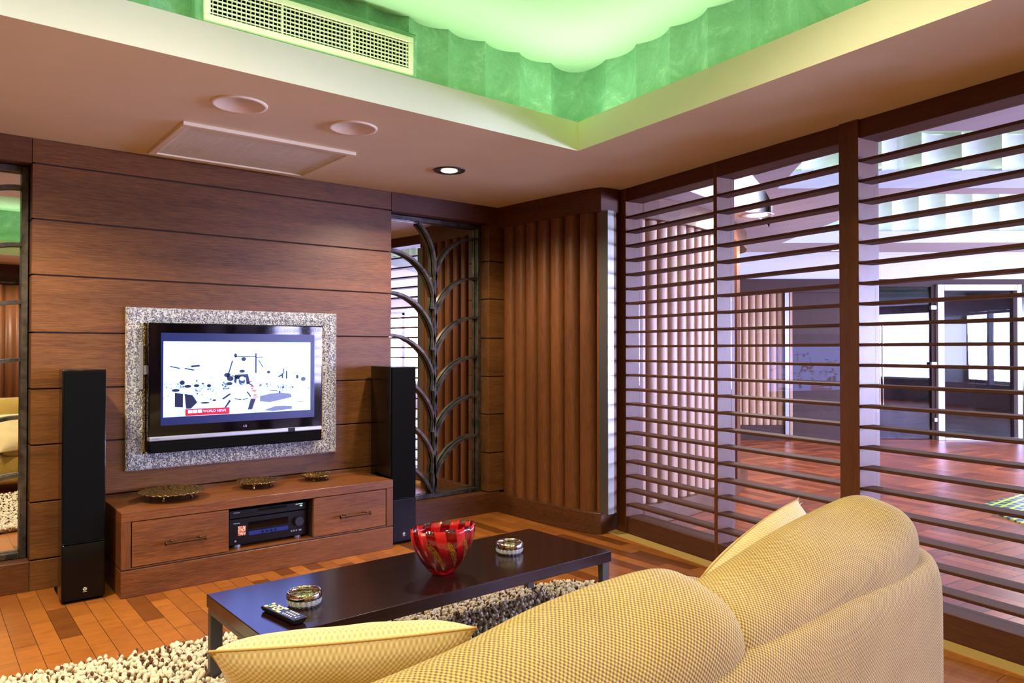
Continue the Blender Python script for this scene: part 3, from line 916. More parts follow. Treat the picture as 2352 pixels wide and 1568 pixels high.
ad = thing('air_diffuser', (1.36, 3.035, 2.59), 'long cream slotted air diffuser set in the green cove', 'air vent')
DW, DHt = 0.955, 0.176
MB().box(-DW / 2 - .03, DW / 2 + .03, .012, .14, -DHt / 2 - .0, DHt / 2 + .03).build('plaster_box', M['plaster'], ad, bev=.01, seg=2)
mb = MB(); b = .026
mb.box(-DW / 2, DW / 2, -.004, .014, DHt / 2 - b, DHt / 2); mb.box(-DW / 2, DW / 2, -.004, .014, -DHt / 2, -DHt / 2 + b)
mb.box(-DW / 2, -DW / 2 + b, -.004, .014, -DHt / 2 + b, DHt / 2 - b); mb.box(DW / 2 - b, DW / 2, -.004, .014, -DHt / 2 + b, DHt / 2 - b)
mb.build('diffuser_frame', M['cream'], ad, bev=.003)
mb = MB(); nh = 7
for i in range(nh):
    z = -DHt / 2 + b + (DHt - 2 * b) * (i + .5) / nh
    mb.box(-DW / 2 + b, DW / 2 - b, -.001, .010, z - .0017, z + .0017)
mb.build('horizontal_blades', M['cream'], ad)
mb = MB(); nvb = 48
for i in range(nvb):
    x = -DW / 2 + b + (DW - 2 * b) * (i + .5) / nvb
    hw = .0042 if i in (15, 32) else .0012
    mb.box(x - hw, x + hw, .0005 if hw < .003 else -.003, .012, -DHt / 2 + b, DHt / 2 - b)
mb.build('vertical_blades', M['cream'], ad)
MB().box(-DW / 2 + b, DW / 2 - b, .0105, .0118, -DHt / 2 + b, DHt / 2 - b).build('duct_shade_sheet', plain('duct_shade_black', S(3, 3, 3), .95, 0.0, Specular_IOR_Level=0.05), ad)  # black sheet behind the blades, painted in for the duct's darkness

# ------------------------------------------------------------------ mirrors with branching iron trellis
def trellis_mirror(xc, label, grp):
    r = thing('trellis_mirror', (xc, YN - .03, 0.15), label, 'mirror', 0, grp)
    hw, zt = 0.405, 1.985
    MB().box(-hw + .01, hw - .01, 0.0, .012, 0.015, zt - .01).build('mirror_glass', M['mirror'], r)
    mb = MB(); fw_ = .030
    mb.box(-hw, -hw + fw_, -.04, -.004, 0, zt); mb.box(hw - fw_, hw, -.04, -.004, 0, zt)
    mb.box(-hw + fw_, hw - fw_, -.04, -.004, 0, fw_); mb.box(-hw + fw_, hw - fw_, -.04, -.004, zt - fw_, zt)
    mb.build('iron_frame', M['iron'], r, bev=.002, seg=1)
    ir, hr = hw - fw_, .375
    def arc(sgn, ze):
        pts = []
        for k in range(19):
            a = k / 18 * pi / 2
            x = sgn * (ir - (ir - .012 * 1) * cos(a) ** 1.0) if False else sgn * ir * (1 - cos(a))
            z = ze - hr + hr * sin(a)
            pts.append((x, z))
        pts = [(sgn * 0.004 - sgn * .02 * (1 - t), ze - hr - .16 + .16 * t) for t in (0, .35, .7)] + pts
        return [p for p in pts if fw_ * .6 < p[1] < zt - fw_ * .6]
    zr = [2.029 - .15 - .2925 * k for k in range(6)]
    zl = [2.185 - .15 - .2925 * k for k in range(7)]
    for z in zr:
        MB().flat(arc(1, z), .017, .034, -.024).build('branch', M['iron'], r, auto=40)
    for z in zl:
        p = arc(-1, z)
        if len(p) > 2: MB().flat(p, .017, .034, -.024).build('branch', M['iron'], r, auto=40)
    mb = MB().flat([(-.012, fw_ * .6), (-.010, .12), (.012, .30)], .022, .034, -.024)
    mb.build('stem', M['iron'], r)
    return r
trellis_mirror(2.912, 'tall mirror with branching iron trellis right of the television wall, beside the fluted panel', 'trellis mirrors')
trellis_mirror(0.05, 'tall mirror with branching iron trellis at the left edge of the photo', 'trellis mirrors')

# ------------------------------------------------------------------ television in its silver frame
pf_ = thing('picture_frame', (1.49, YW, 0.555), 'wide silver relief frame on the wall around the television', 'frame')
fo = (-.604, .604, 0.0, .876); fi = (-.515, .512, .090, .790)
mb = MB()
o4 = [(fo[0], fo[2]), (fo[1], fo[2]), (fo[1], fo[3]), (fo[0], fo[3])]; i4 = [(fi[0], fi[2]), (fi[1], fi[2]), (fi[1], fi[3]), (fi[0], fi[3])]
rings = [(0.0, -.0005), (0.0, -.022), (.10, -.034), (.55, -.040), (.88, -.026), (1.0, -.020), (1.0, -.0005)]
vs = []
for t, y in rings:
    for a, c in zip(o4, i4): vs.append((a[0] + (c[0] - a[0]) * t, y, a[1] + (c[1] - a[1]) * t))
fs = [(k * 4 + i, k * 4 + (i + 1) % 4, (k + 1) * 4 + (i + 1) % 4, (k + 1) * 4 + i) for k in range(len(rings) - 1) for i in range(4)]
mb.add(vs, fs); mb.build('frame_moulding', M['ornate'], pf_)
mb = MB()
for k in range(4):
    a, c = i4[k], i4[(k + 1) % 4]
    x0, x1 = sorted((a[0], c[0])); z0, z1 = sorted((a[1], c[1]))
    mb.box(x0 - .006, x1 + .006, -.022, -.0005, z0 - .006, z1 + .006)
mb.build('inner_fillet', M['gilt'], pf_)

TY = 4.31
tv = thing('television', (1.4725, TY, 0.648), 'flat black television with a news picture, hung inside the silver frame', 'television')
TW, THh = 0.985, 0.70
mb = MB().box(-TW / 2, TW / 2, 0.0, .055, .088, THh); bez = mb.build('bezel', M['gloss'], tv, bev=.006, seg=3)
MB().box(-TW / 2 + .004, TW / 2 - .004, .001, .05, 0.0, .064).build('speaker_bar', M['blackmat'], tv, bev=.006, seg=2)
stp = MB().box(-TW / 2 + .003, TW / 2 - .003, -.004, .05, .064, .089).build('silver_strip', M['silver'], tv, bev=.006, seg=3)
MB().box(.275, .318, -.006, .0, .066, .088).build('sensor_window', M['gloss'], stp, bev=.001, seg=1)
MB().box(-.36, .36, .055, .085, .16, .60).build('rear_housing', M['blackplastic'], tv, bev=.01)
MB().box(-.53, -.30, .062, .075, .42, .47).box(-.524, -.505, .058, .079, .34, .58).build('wall_bracket', M['silver'], tv, bev=.002, seg=1)
sx0, sx1, sz0, sz1 = -.432, .440, .146, .646       # glass area
scr = MB().box(sx0, sx1, -.0015, .002, sz0, sz1).build('screen', emit('screen_blue', (0.006, 0.018, 0.15, 1), 1.0), tv)
px0, px1, pz0, pz1 = -.420, .414, .190, .600       # picture on it
def newsmat():
    t = NT('news_picture')
    tc = t.coord()
    sx = t.n('ShaderNodeSeparateXYZ'); t.l(tc, sx.inputs[0])
    n1 = t.noise(t.coord((1.0, 1, 1)), 26, 4, 0.75, 1.0)
    n2 = t.noise(t.coord((1.6, 1, 1)), 70, 3, 0.7, 0.6)
    f = t.math('ADD', t.math('MULTIPLY', n1.outputs['Fac'], .65), t.math('MULTIPLY', n2.outputs['Fac'], .35))
    # dark flecks gather in a band across the middle of the picture
    band = t.math('MULTIPLY', t.math('ABSOLUTE', t.math('SUBTRACT', sx.outputs['Z'], .335)), 1.15)
    f2 = t.math('SUBTRACT', f, band)
    k = t.ramp(f2, [(0.50, (0.98, 1.35, 4.2, 1)), (0.545, (0.7, .95, 2.2, 1)), (0.575, (0.01, 0.02, 0.09, 1))])
    t.set(Base_Color=(0, 0, 0, 1), Roughness=.3, Emission_Strength=1.0)
    t.l(k, t.b.inputs['Emission Color'])
    return t.m
navy = emit('picture_navy', (0.008, 0.018, 0.075, 1), 1.0); pw = emit('picture_white', (0.98, 1.35, 4.2, 1), 1.0); pred = emit('picture_red', (0.80, 0.012, 0.012, 1), 1.0)
pblue = emit('picture_blue', (0.03, 0.08, 0.25, 1), 1.0); porange = emit('picture_orange', (1.0, 0.22, 0.08, 1), 1.0); pgrey = emit('picture_grey', (0.22, 0.26, 0.55, 1), 1.0)
PWid, PHei = px1 - px0, pz1 - pz0
def P(u, v): return (px0 + u * PWid, pz1 - v * PHei)      # u right, v down, 0..1
def picpoly(mb, pts, y=-.0030):
    q = [P(*p) for p in pts]
    Mx = Matrix(((1, 0, 0, 0), (0, 0, 1, y - .0004), (0, 1, 0, 0), (0, 0, 0, 1)))
    return mb.prism(q, 0, .0004, Mx)
def ell(u, v, ru, rv, n=14): return [(u + ru * cos(2 * pi * i / n), v + rv * sin(2 * pi * i / n)) for i in range(n)]
def stroke(mb, u0, v0, u1, v1, w, y=-.003):
    d = Vector((u1 - u0, v1 - v0)); n = Vector((-d.y, d.x)).normalized() * w / 2
    return picpoly(mb, [(u0 + n.x, v0 + n.y), (u1 + n.x, v1 + n.y), (u1 - n.x, v1 - n.y), (u0 - n.x, v0 - n.y)], y)
news = newsmat()
mb = MB().box(px0, px1, -.0025, -.0008, pz0, pz1)
mb.cur = 1                                                 # white garments behind the dark marks
picpoly(mb, [(.44, .56), (.53, .54), (.58, .60), (.56, .78), (.60, 1.0), (.40, 1.0), (.46, .76), (.41, .68)], -.0028)
picpoly(mb, [(.08, .62), (.17, .62), (.20, .72), (.18, .78), (.09, .76)], -.0028)
picpoly(mb, [(.86, .52), (.97, .5), (.99, .95), (.86, .95)], -.0028)
mb.cur = 2
for s in [(.44, .26, .405, .50, .008), (.455, .205, .60, .205, .009), (.60, .16, .60, .44, .010), (.60, .22, .65, .215, .009), (.62, .26, .65, .36, .006), (.435, .47, .49, .50, .012), (.17, .335, .225, .325, .022), (.04, .33, .10, .36, .012), (.13, .36, .19, .385, .014), (.455, .79, .50, .81, .012), (.51, .81, .545, .79, .010), (.54, .70, .565, .77, .010), (.375, .79, .425, .72, .016), (.54, .57, .58, .62, .012), (.70, .69, .75, .70, .008), (.82, .42, .82, .53, .010), (.79, .45, .79, .52, .010), (.80, .38, .80, .46, .006), (.76, .50, .79, .47, .016)]: stroke(mb, *s)
for e in [(.515, .24, .016, .028), (.505, .41, .018, .022), (.475, .50, .018, .022), (.425, .51, .022, .035), (.405, .46, .022, .030), (.42, .58, .02, .022), (.205, .595, .018, .02), (.285, .60, .014, .022), (.245, .57, .008, .01), (.115, .55, .016, .03), (.15, .60, .022, .02), (.075, .65, .024, .02), (.32, .80, .012, .012), (.26, .83, .03, .012), (.90, .505, .010, .028), (.46, .19, .010, .028), (.69, .43, .012, .02), (.865, .655, .006, .012), (.77, .72, .006, .02)]: picpoly(mb, ell(*e))
picpoly(mb, [(.455, .46), (.545, .45), (.56, .58), (.535, .60), (.53, .50), (.47, .50), (.465, .58), (.45, .56)])
picpoly(mb, [(.07, .68), (.12, .70), (.12, .88), (.07, .87)]); picpoly(mb, [(.13, .70), (.18, .72), (.21, .82), (.17, .90), (.14, .90)])
picpoly(mb, [(.565, .80), (.60, .80), (.575, .95), (.545, .95)]); picpoly(mb, [(.42, .80), (.43, .82), (.375, .97), (.37, .96)])
mb.cur = 3; picpoly(mb, ell(.503, .545, .022, .060), -.0034); picpoly(mb, ell(.945, .54, .018, .03), -.0034); mb.cur = 1; picpoly(mb, ell(.505, .515, .019, .030), -.0038); picpoly(mb, ell(.508, .588, .010, .006), -.0038); mb.cur = 4
for e in [(.565, .56, .008, .012), (.575, .63, .014, .01), (.59, .69, .016, .012), (.595, .75, .014, .012), (.60, .78, .022, .008), (.575, .66, .01, .01)]: picpoly(mb, ell(*e))
mb.cur = 5; picpoly(mb, [(.63, .77), (.70, .74), (.78, .73), (.85, .75), (.86, .80), (.78, .83), (.70, .86), (.63, .84)]); picpoly(mb, [(.66, .97), (.74, .92), (.80, .92), (.86, .93), (.86, .97), (.72, .99)]); stroke(mb, .90, .87, .95, .87, .008)
mb.build('news_picture', [news, pw, navy, pblue, porange, pgrey], scr)
mb = MB(); picpoly(mb, [(.135, .905), (.42, .905), (.42, .995), (.135, .995)], -.0034); mb.cur = 1
for k in range(3): picpoly(mb, [(.152 + k * .031, .918), (.179 + k * .031, .918), (.179 + k * .031, .962), (.152 + k * .031, .962)], -.0038)
ban = mb.build('news_banner', [pred, pw], scr)
bx, bz_ = P(.248, .958)
text('WORLD NEWS', .0185, pw, 'banner_text', scr, Matrix.Translation((bx, -.0042, bz_)) @ FACE, .0002)
lg = plain('logo_silver', S(214, 214, 190), .4)
MB().cyl((-.004, .0008, .118), .0095, .002, 24, 'Y').build('logo_disc', lg, bez)
text('LG', .017, M['silver'], 'logo_letters', bez, Matrix.Translation((.010, -.0008, .112)) @ FACE, .0003)
text('HD  HDMI', .008, plain('print_grey', S(70, 74, 88), .5), 'strip_print', stp, Matrix.Translation((-.475, -.0046, .0735)) @ FACE, .0001)

# ------------------------------------------------------------------ media console and what stands in and on it
CX0, CX1, CY0, CZ = .788, 2.280, 3.990, .414
mc = thing('media_console', ((CX0 + CX1) / 2, (CY0 + YW) / 2, 0), 'long low oak media console with two drawers and an open middle niche', 'media console')
def cbox(mb, x0, x1, y0, y1, z0, z1):
    cx, cy = (CX0 + CX1) / 2, (CY0 + YW) / 2
    return mb.box(x0 - cx, x1 - cx, y0 - cy, y1 - cy, z0, z1)
YB = YW - .006
cbox(MB(), CX0, CX1, CY0, YB, 0, .130).build('plinth', M['console'], mc, bev=.002, seg=1)
cbox(MB(), CX0 + .004, CX1 - .004, CY0 + .006, YB, .130, .137).build('shadow_gap', M['groove'], mc)
cbox(MB(), CX0, CX1, CY0, YB, .366, CZ).build('top_board', M['console'], mc, bev=.002, seg=1)
for x0, x1 in ((CX0, CX0 + .044), (CX1 - .046, CX1)):
    cbox(MB(), x0, x1, CY0, YB, .137, .366).build('side_board', M['console_side'], mc, bev=.002, seg=1)
cbox(MB(), CX0 + .044, CX1 - .046, CY0 + .004, YB, .137, .142).build('bottom_board', M['console'], mc)
for x in (1.290, 1.768): cbox(MB(), x, x + .014, CY0 + .02, YB, .142, .366).build('divider', M['groove'], mc)
cbox(MB(), 1.304, 1.768, YB - .02, YB, .142, .366).build('niche_back', M['dark'], mc)  # shade inside the niche put into the dark colour of its back
for x0, x1, h0, h1 in ((.837, 1.300, .979, 1.176), (1.770, 2.230, 1.917, 2.110)):
    d = cbox(MB(), x0, x1, CY0 + .001, CY0 + .36, .1455, .3625).build('drawer', M['console'], mc, bev=.0015, seg=1)
    mb = MB(); cx, cy = (CX0 + CX1) / 2, (CY0 + YW) / 2
    mb.cyl((h0 - cx, CY0 - .034 - cy, .243), .0072, h1 - h0, 16, 'X')
    for x in (h0, h1 - .008): mb.cyl((x - cx, CY0 - .034 - cy, .243), .0105, .008, 16, 'X')
    for x in (h0 + .032, h1 - .032): mb.cyl((x - cx, CY0 - .036 - cy, .243), .0065, .038, 12, 'Y'); mb.ball((x - cx, CY0 - .036 - cy, .2525), .0062)
    mb.build('handle', M['bronze'], d, auto=40)

rc = thing('av_receiver', (1.538, 4.05, .142), 'black audio receiver with round volume knob in the console niche', 'audio receiver')
MB().box(-.216, .216, .012, .30, .018, .150).build('case', M['blackplastic'], rc, bev=.003)
fp = MB().box(-.2175, .2175, 0, .014, .014, .152).build('front_panel', M['blackplastic'], rc, bev=.002)
for x in (-.17, .17):
    MB().cyl((x, .03, 0), .022, .016, 20).build('foot', M['silver'], rc, auto=40)
MB().cyl((.165, -.022, .096), .025, .024, 32, 'Y').build('volume_knob', plain('knob_black', S(40, 40, 56), .3), fp, auto=40)
MB().box(-.115, .107, -.003, .001, .056, .078).build('blue_strip', plain('receiver_blue', S(36, 56, 130), .15), fp, bev=.001, seg=1)
mb = MB()
for k in range(4): mb.cyl((-.038 + k * .024, -.006, .067), .0048, .004, 12, 'Y')
mb.build('strip_button', M['black'], fp)
def sticker():
    t = NT('orange_sticker').set(Roughness=.5)
    nz = t.noise(t.coord(), 160, 3); t.l(t.ramp(nz.outputs['Fac'], [(.42, S(176, 60, 28)), (.5, S(236, 150, 96)), (.58, S(250, 226, 200))]), t.b.inputs['Base Color']); return t.m
MB().box(-.172, -.131, -.0015, .0005, .062, .112).build('sticker', sticker(), fp)
MB().box(-.115, .107, -.001, .001, .090, .128).build('display', M['gloss'], fp)
mb = MB()
for k in range(3): mb.cyl((.126 + k * .014, -.004, .044), .0045, .005, 14, 'Y')
mb.box(.168, .184, -.003, .001, .040, .048); mb.cyl((-.185, -.004, .036), .0055, .005, 14, 'Y')
mb.build('jack_socket', M['silver'], fp)
text('YAMAHA', .0085, M['printwhite'], 'maker_print', fp, Matrix.Translation((-.196, -.0006, .126)) @ FACE, .0002)
dv = thing('dvd_player', (1.538, 4.05, .295), 'slim black disc player lying on top of the audio receiver', 'disc player')
MB().box(-.2175, .2175, .0, .29, .003, .046).build('case', M['blackplastic'], dv, bev=.003)
MB().box(-.216, .216, -.004, .002, .020, .023).build('front_ridge', M['blackplastic'], dv)
MB().box(-.06, .10, -.0015, .001, .026, .040).build('disc_tray', M['gloss'], dv)
mb = MB().box(.150, .192, -.002, .001, .036, .0385); mb.box(.176, .189, -.002, .001, .022, .031); mb.build('status_light', emit('player_light', (.75, .95, .95, 1), .9), dv)
mb = MB()
for x in (-.18, .18): mb.cyl((x, .03, -.0), .014, .004, 16)
mb.build('foot', M['blackmat'], dv)
text('YAMAHA', .0085, M['printwhite'], 'maker_print', dv, Matrix.Translation((-.196, -.0008, .030)) @ FACE, .0002)

def tray(x, y, r, label):
    t = thing('footed_tray', (x, y, CZ), label, 'tray', 0, 'graduated gilt trays on the console')
    h = .046 if r > .14 else (.040 if r > .1 else .036)
    sc = 28
    def rim(a, j):
        k = max(0, (j - 3)) / 3.0
        return (r * .025 * k * abs(sin(sc / 2 * a)), .003 * k * cos(sc * a))
    prof = [(0, h - .020), (r * .60, h - .020), (r * .66, h - .018), (r * .72, h - .014), (r * .86, h - .006), (r * .96, h), (r * .985, h - .002), (r * .86, h - .010), (r * .70, h - .019), (r * .60, h - .0245), (0, h - .0245)]
    MB().lathe(prof, 168, rim=lambda a, j: rim(a, j) if j < 7 else (0, 0)).build('dish', M['gilt'], t, smooth=True)
    for k in range(4):
        a = pi / 4 + k * pi / 2 + .15
        px, py = r * .62 * cos(a), r * .62 * sin(a)
        MB().ball((px, py, .0082), .0082).cyl((px, py, .012), .004, h - .034, 10).build('foot', M['gilt'], t, auto=50)
    MB().ball((r * .1, -r * .1, h - .018), .009, s=(1, 1, .7)).build('boss', M['gilt'], t, smooth=True)
tray(1.075, 4.215, .166, 'largest gilt footed tray, at the left end of the console')
tray(1.548, 4.262, .116, 'medium gilt footed tray, middle one of three on the console')
tray(1.910, 4.275, .092, 'smallest gilt footed tray, nearest the right end of the console')

# ------------------------------------------------------------------ floor speakers
def floor_speaker(x0, x1, yf, yb, h, label):
    w_ = x1 - x0
    t = thing('floor_speaker', ((x0 + x1) / 2, yf, 0), label, 'loudspeaker', 0, 'black tower speakers beside the console')
    d = yb - yf; n = 10
    side = [(w_ / 2 * (1 - .34 * (k / n) ** 2.2), d * k / n) for k in range(n + 1)]
    poly = [(-w_ / 2, .0)] + [(w_ / 2, .0)] + side[1:] + [(-p[0], p[1]) for p in side[::-1]][:-1]
    MB().prism(poly, 0.012, h).build('cabinet', M['black'], t, auto=30, bev=.003)
    MB().box(-w_ / 2 + .010, w_ / 2 - .010, .01, d - .02, 0, .014).build('base', M['blackmat'], t)
    MB().box(-w_ / 2 + .004, w_ / 2 - .004, -.014, .001, .285, h - .004).build('cloth_grille', M['blackmat'], t, bev=.006, seg=3)
    lb = MB().box(-w_ / 2 + .002, w_ / 2 - .002, -.012, .001, .014, .280).build('lower_baffle', M['baffle'], t, bev=.006, seg=3)
    # maker's badge: crossed tuning forks in a ring, with a printed line under it
    mb = MB(); R_ = .0085
    for i in range(28):
        a, b_ = 2 * pi * i / 28, 2 * pi * (i + 1) / 28
        mb.add([(cos(a) * R_, -.0135, sin(a) * R_), (cos(b_) * R_, -.0135, sin(b_) * R_), (cos(b_) * R_ * .8, -.0135, sin(b_) * R_ * .8), (cos(a) * R_ * .8, -.0135, sin(a) * R_ * .8)], [(0, 1, 2, 3)])
    for k in range(3):
        Mr = Matrix.Rotation(2 * pi * k / 3, 4, 'Y')
        mb.box(-.0006, .0006, -.0137, -.0130, -.001, .0066, Mr); mb.box(-.0022, -.0010, -.0137, -.0130, .0020, .0066, Mr); mb.box(.0010, .0022, -.0137, -.0130, .0020, .0066, Mr)
    mb.box(-.0085, .0085, -.0137, -.0130, -.0142, -.0122)
    for i in range(len(mb.v)): mb.v[i] = (mb.v[i][0] + (.005 if x0 < 1 else .0), mb.v[i][1], mb.v[i][2] + .062)
    mb.build('badge', lg, lb)
    return t
floor_speaker(.551, .736, 4.075, 4.385, 1.106, 'black tower loudspeaker left of the media console, by the left mirror')
floor_speaker(2.297, 2.476, 4.055, 4.365, 1.098, 'black tower loudspeaker right of the media console, in front of the right mirror')

# ------------------------------------------------------------------ coffee table and what stands on it
TZ = .32
ct = thing('coffee_table', (1.614, 2.541, 0), 'long low dark wenge coffee table on flat steel legs', 'coffee table', radians(1.2))
MB().box(-.776, .776, -.272, .272, TZ - .046, TZ).build('table_top', M['wenge'], ct, bev=.0025, seg=2)
for sx_ in (-1, 1):
    for sy_ in (-1, 1):
        x = sx_ * .752; y = sy_ * .248
        MB().box(x - .022, x + .022, y - .014, y + .014, .028, TZ - .046).build('leg', M['legsteel'], ct, bev=.002, seg=1)
    MB().box(sx_ * .752 - .022, sx_ * .752 + .022, -.234, .234, TZ - .066, TZ - .0465).build('end_rail', M['legsteel'], ct, bev=.002, seg=1)

def crystal():
    t = NT('cut_crystal').set(Roughness=.02, IOR=1.55, Base_Color=(.97, .98, .97, 1)); t.b.inputs['Transmission Weight'].default_value = .5
    return t.m
M['crystal'] = crystal()
def ashtray(x, y, label, rz):
    t = thing('ashtray', (x, y, TZ), label, 'ashtray', rz, 'crystal ashtrays on the coffee table')
    r = .060
    def cut(a, j): return ((-.0035 * (0.5 + .5 * cos(20 * a))) if j in (1, 2, 3) else 0, 0)
    MB().lathe([(0, 0.0002), (.049, .0), (.0575, .008), (.0600, .020), (.0585, .0245), (.0500, .0245), (.0475, .012), (.044, .009), (0, .009)], 120, rim=cut).build('cut_base', M['crystal'], t, auto=20)
    MB().lathe([(.0592, .0248), (.0600, .028), (.0598, .038), (.0575, .0475), (.0545, .0495), (.0515, .0475), (.0510, .036), (.0505, .0250), (.0592, .0248)], 72).build('silver_band', M['chrome'], t, smooth=True)
ashtray(1.064, 2.474, 'crystal ashtray with silver band at the left end of the coffee table, behind the remote', 0)
ashtray(2.03, 2.545, 'crystal ashtray with silver band at the right end of the coffee table', .4)

def redglass():
    t = NT('red_glass').set(Roughness=.05, IOR=1.5)
    t.b.inputs['Coat Weight'].default_value = .4
    tc = t.n('ShaderNodeTexCoord'); sx = t.n('ShaderNodeSeparateXYZ'); t.l(tc.outputs['Object'], sx.inputs[0])
    ang = t.math('ARCTAN2', t.math('MULTIPLY', sx.outputs['Y'], 2.0), sx.outputs['X'])
    st = t.math('SINE', t.math('ADD', t.math('MULTIPLY', ang, 11.0), t.math('MULTIPLY', sx.outputs['Z'], 16.0)))
    k = t.n('ShaderNodeMapRange'); k.inputs[1].default_value = -.15; k.inputs[2].default_value = .1; t.l(st, k.inputs[0])
    hz = t.n('ShaderNodeMapRange'); hz.inputs[1].default_value = .07; hz.inputs[2].default_value = .15; t.l(sx.outputs['Z'], hz.inputs[0])
    kk = t.math('MULTIPLY', k.outputs[0], hz.outputs[0])
    t.l(t.mix(kk, (.50, .006, .014, 1), (.80, .016, .016, 1)), t.b.inputs['Base Color'])
    tr = t.math('SUBTRACT', .88, t.math('MULTIPLY', kk, .5)); t.l(tr, t.b.inputs['Transmission Weight'])
    return t.m
rb = thing('glass_bowl', (1.634, 2.468, TZ), 'red striped glass bowl, tall and flattened, in the middle of the coffee table', 'bowl', radians(-14))
prof = [(0, .0), (.030, .0), (.040, .003), (.062, .030), (.084, .064), (.104, .106), (.117, .150), (.1215, .178), (.122, .200), (.1165, .2005), (.1155, .178), (.110, .150), (.097, .106), (.076, .064), (.052, .034), (.020, .026), (0, .025)]
prof = [(r * 1.05, z * .93) for r, z in prof]
def wav(a, j): return (0, (.0030 * (1 if sin(11 * a) > 0 else -1) + .004 * cos(a)) if 6 <= j <= 10 else 0)
MB().lathe(prof, 132, sx=1.04, sy=.60, rim=wav).build('bowl_body', redglass(), rb, smooth=True)
def goldmat():
    t = NT('gold_fleck').set(Metallic=.9, Roughness=.35)
    nz = t.noise(t.coord(), 260, 3, .7); t.l(t.ramp(nz.outputs['Fac'], [(.45, S(120, 20, 10)), (.52, S(214, 150, 60))]), t.b.inputs['Base Color']); return t.m
mb = MB()
def bowlpt(a, z, off=.0012):
    rr = float(np.interp(z, [p[1] for p in prof[1:9]], [p[0] for p in prof[1:9]])) + off
    return (rr * cos(a) * 1.04, rr * sin(a) * .60, z)
for a0 in (-2.25, -1.62, -1.02, -.55, .6, 1.4, 2.2):
    n = 14; vs = []
    for k in range(n + 1):
        t = k / n; z = .140 - .115 * t; a = a0 + .55 * t; wd = .095 * sin(pi * min(1, .12 + t * .95)) ** .6 + .02
        vs += [bowlpt(a - wd, z), bowlpt(a + wd, z)]
    mb.add(vs, [(2 * k, 2 * k + 1, 2 * k + 3, 2 * k + 2) for k in range(n)])
mb.build('gold_leaf', goldmat(), rb, smooth=True)

rm = thing('remote_control', (.960, 2.400, TZ), 'black remote control with pale buttons on the coffee table', 'remote control', radians(9))
sec = [(-.0255, .019), (.0255, .019), (.026, .014), (.020, .004), (.010, .0005), (-.010, .0005), (-.020, .004), (-.026, .014)]
Mr = Matrix(((1, 0, 0, 0), (0, 0, 1, -.10), (0, 1, 0, 0), (0, 0, 0, 1)))
MB().prism(sec, 0, .20, Mr).build('shell', M['blackplastic'], rm, bev=.003, seg=2)
M['face'] = plain('remote_face', S(22, 30, 52), .3); M['key'] = plain('key_cream', S(226, 226, 196), .5)
MB().box(-.0235, .0235, -.095, .096, .0188, .0198).build('face_plate', M['face'], rm)
mb = MB()
def key(mb, x, y, w, h): return mb.box(x - w / 2, x + w / 2, y - h / 2, y + h / 2, .0196, .0222)
key(mb, -.015, .083, .011, .012); key(mb, .014, .085, .012, .010)
key(mb, -.015, .040, .008, .005); key(mb, .016, .052, .008, .005); key(mb, .018, .058, .005, .004)
key(mb, -.016, .004, .009, .020); key(mb, .016, .010, .010, .018)
for a in range(14):
    t = 2 * pi * a / 14; key(mb, .0155 * cos(t), .032 + .0155 * sin(t), .006, .006)
key(mb, 0, .032, .010, .010)
for i in range(3):
    for j in range(2): key(mb, -.008 + .008 * i, .062 + .008 * j, .006, .005)
mb.build('key', M['key'], rm, bev=.0008, seg=1)
mb = MB()
for i in range(3):
    for j in range(5): key(mb, -.014 + .014 * i, -.022 - .0115 * j, .006, .0035)
mb.build('number_key', M['printwhite'], rm)
mb = MB(); key(mb, -.016, .068, .006, .005); mb.build('red_key', plain('key_red', S(214, 96, 76), .5), rm)
mb = MB(); key(mb, -.002, .083, .009, .006); mb.build('teal_key', plain('key_teal', S(70, 180, 190), .5), rm)
mb = MB(); key(mb, -.010, .066, .005, .004); mb.build('green_key', plain('key_green', S(110, 190, 120), .5), rm)
MB().cyl((-.006, -.084, .0196), .003, .0012, 16).build('logo_disc', M['printwhite'], rm)
text('LG', .008, M['printwhite'], 'logo_letters', rm, Matrix.Translation((-.001, -.087, .0200)), .0002)

# ------------------------------------------------------------------ shaggy rug
RP = [(-.75, 3.30), (.33, 3.21), (1.05, 3.14), (1.80, 2.98), (2.55, 2.815), (2.70, 2.72), (2.735, 2.50), (2.68, 1.74), (-.75, 1.74)]
rug = thing('rug', (1.0, 2.2, 0), 'thick shaggy cream and brown wool rug under the coffee table', 'rug')
rp = [(x - 1.0, y - 2.2) for x, y in RP]
MB().prism([(x * .985, y * .985) for x, y in rp], 0.0, .010).build('backing', plain('rug_backing', S(96, 74, 54), .9), rug)
def inside(x, y, poly):
    c = False; n = len(poly); j = n - 1
    for i in range(n):
        if (poly[i][1] > y) != (poly[j][1] > y) and x < (poly[j][0] - poly[i][0]) * (y - poly[i][1]) / (poly[j][1] - poly[i][1]) + poly[i][0]: c = not c
        j = i
    return c
bm = bmesh.new(); bmesh.ops.create_icosphere(bm, subdivisions=1, radius=1.0)
iv = np.array([v.co[:] for v in bm.verts]); bm.verts.ensure_lookup_table(); it = np.array([[v.index for v in f.verts] for f in bm.faces]); bm.free()
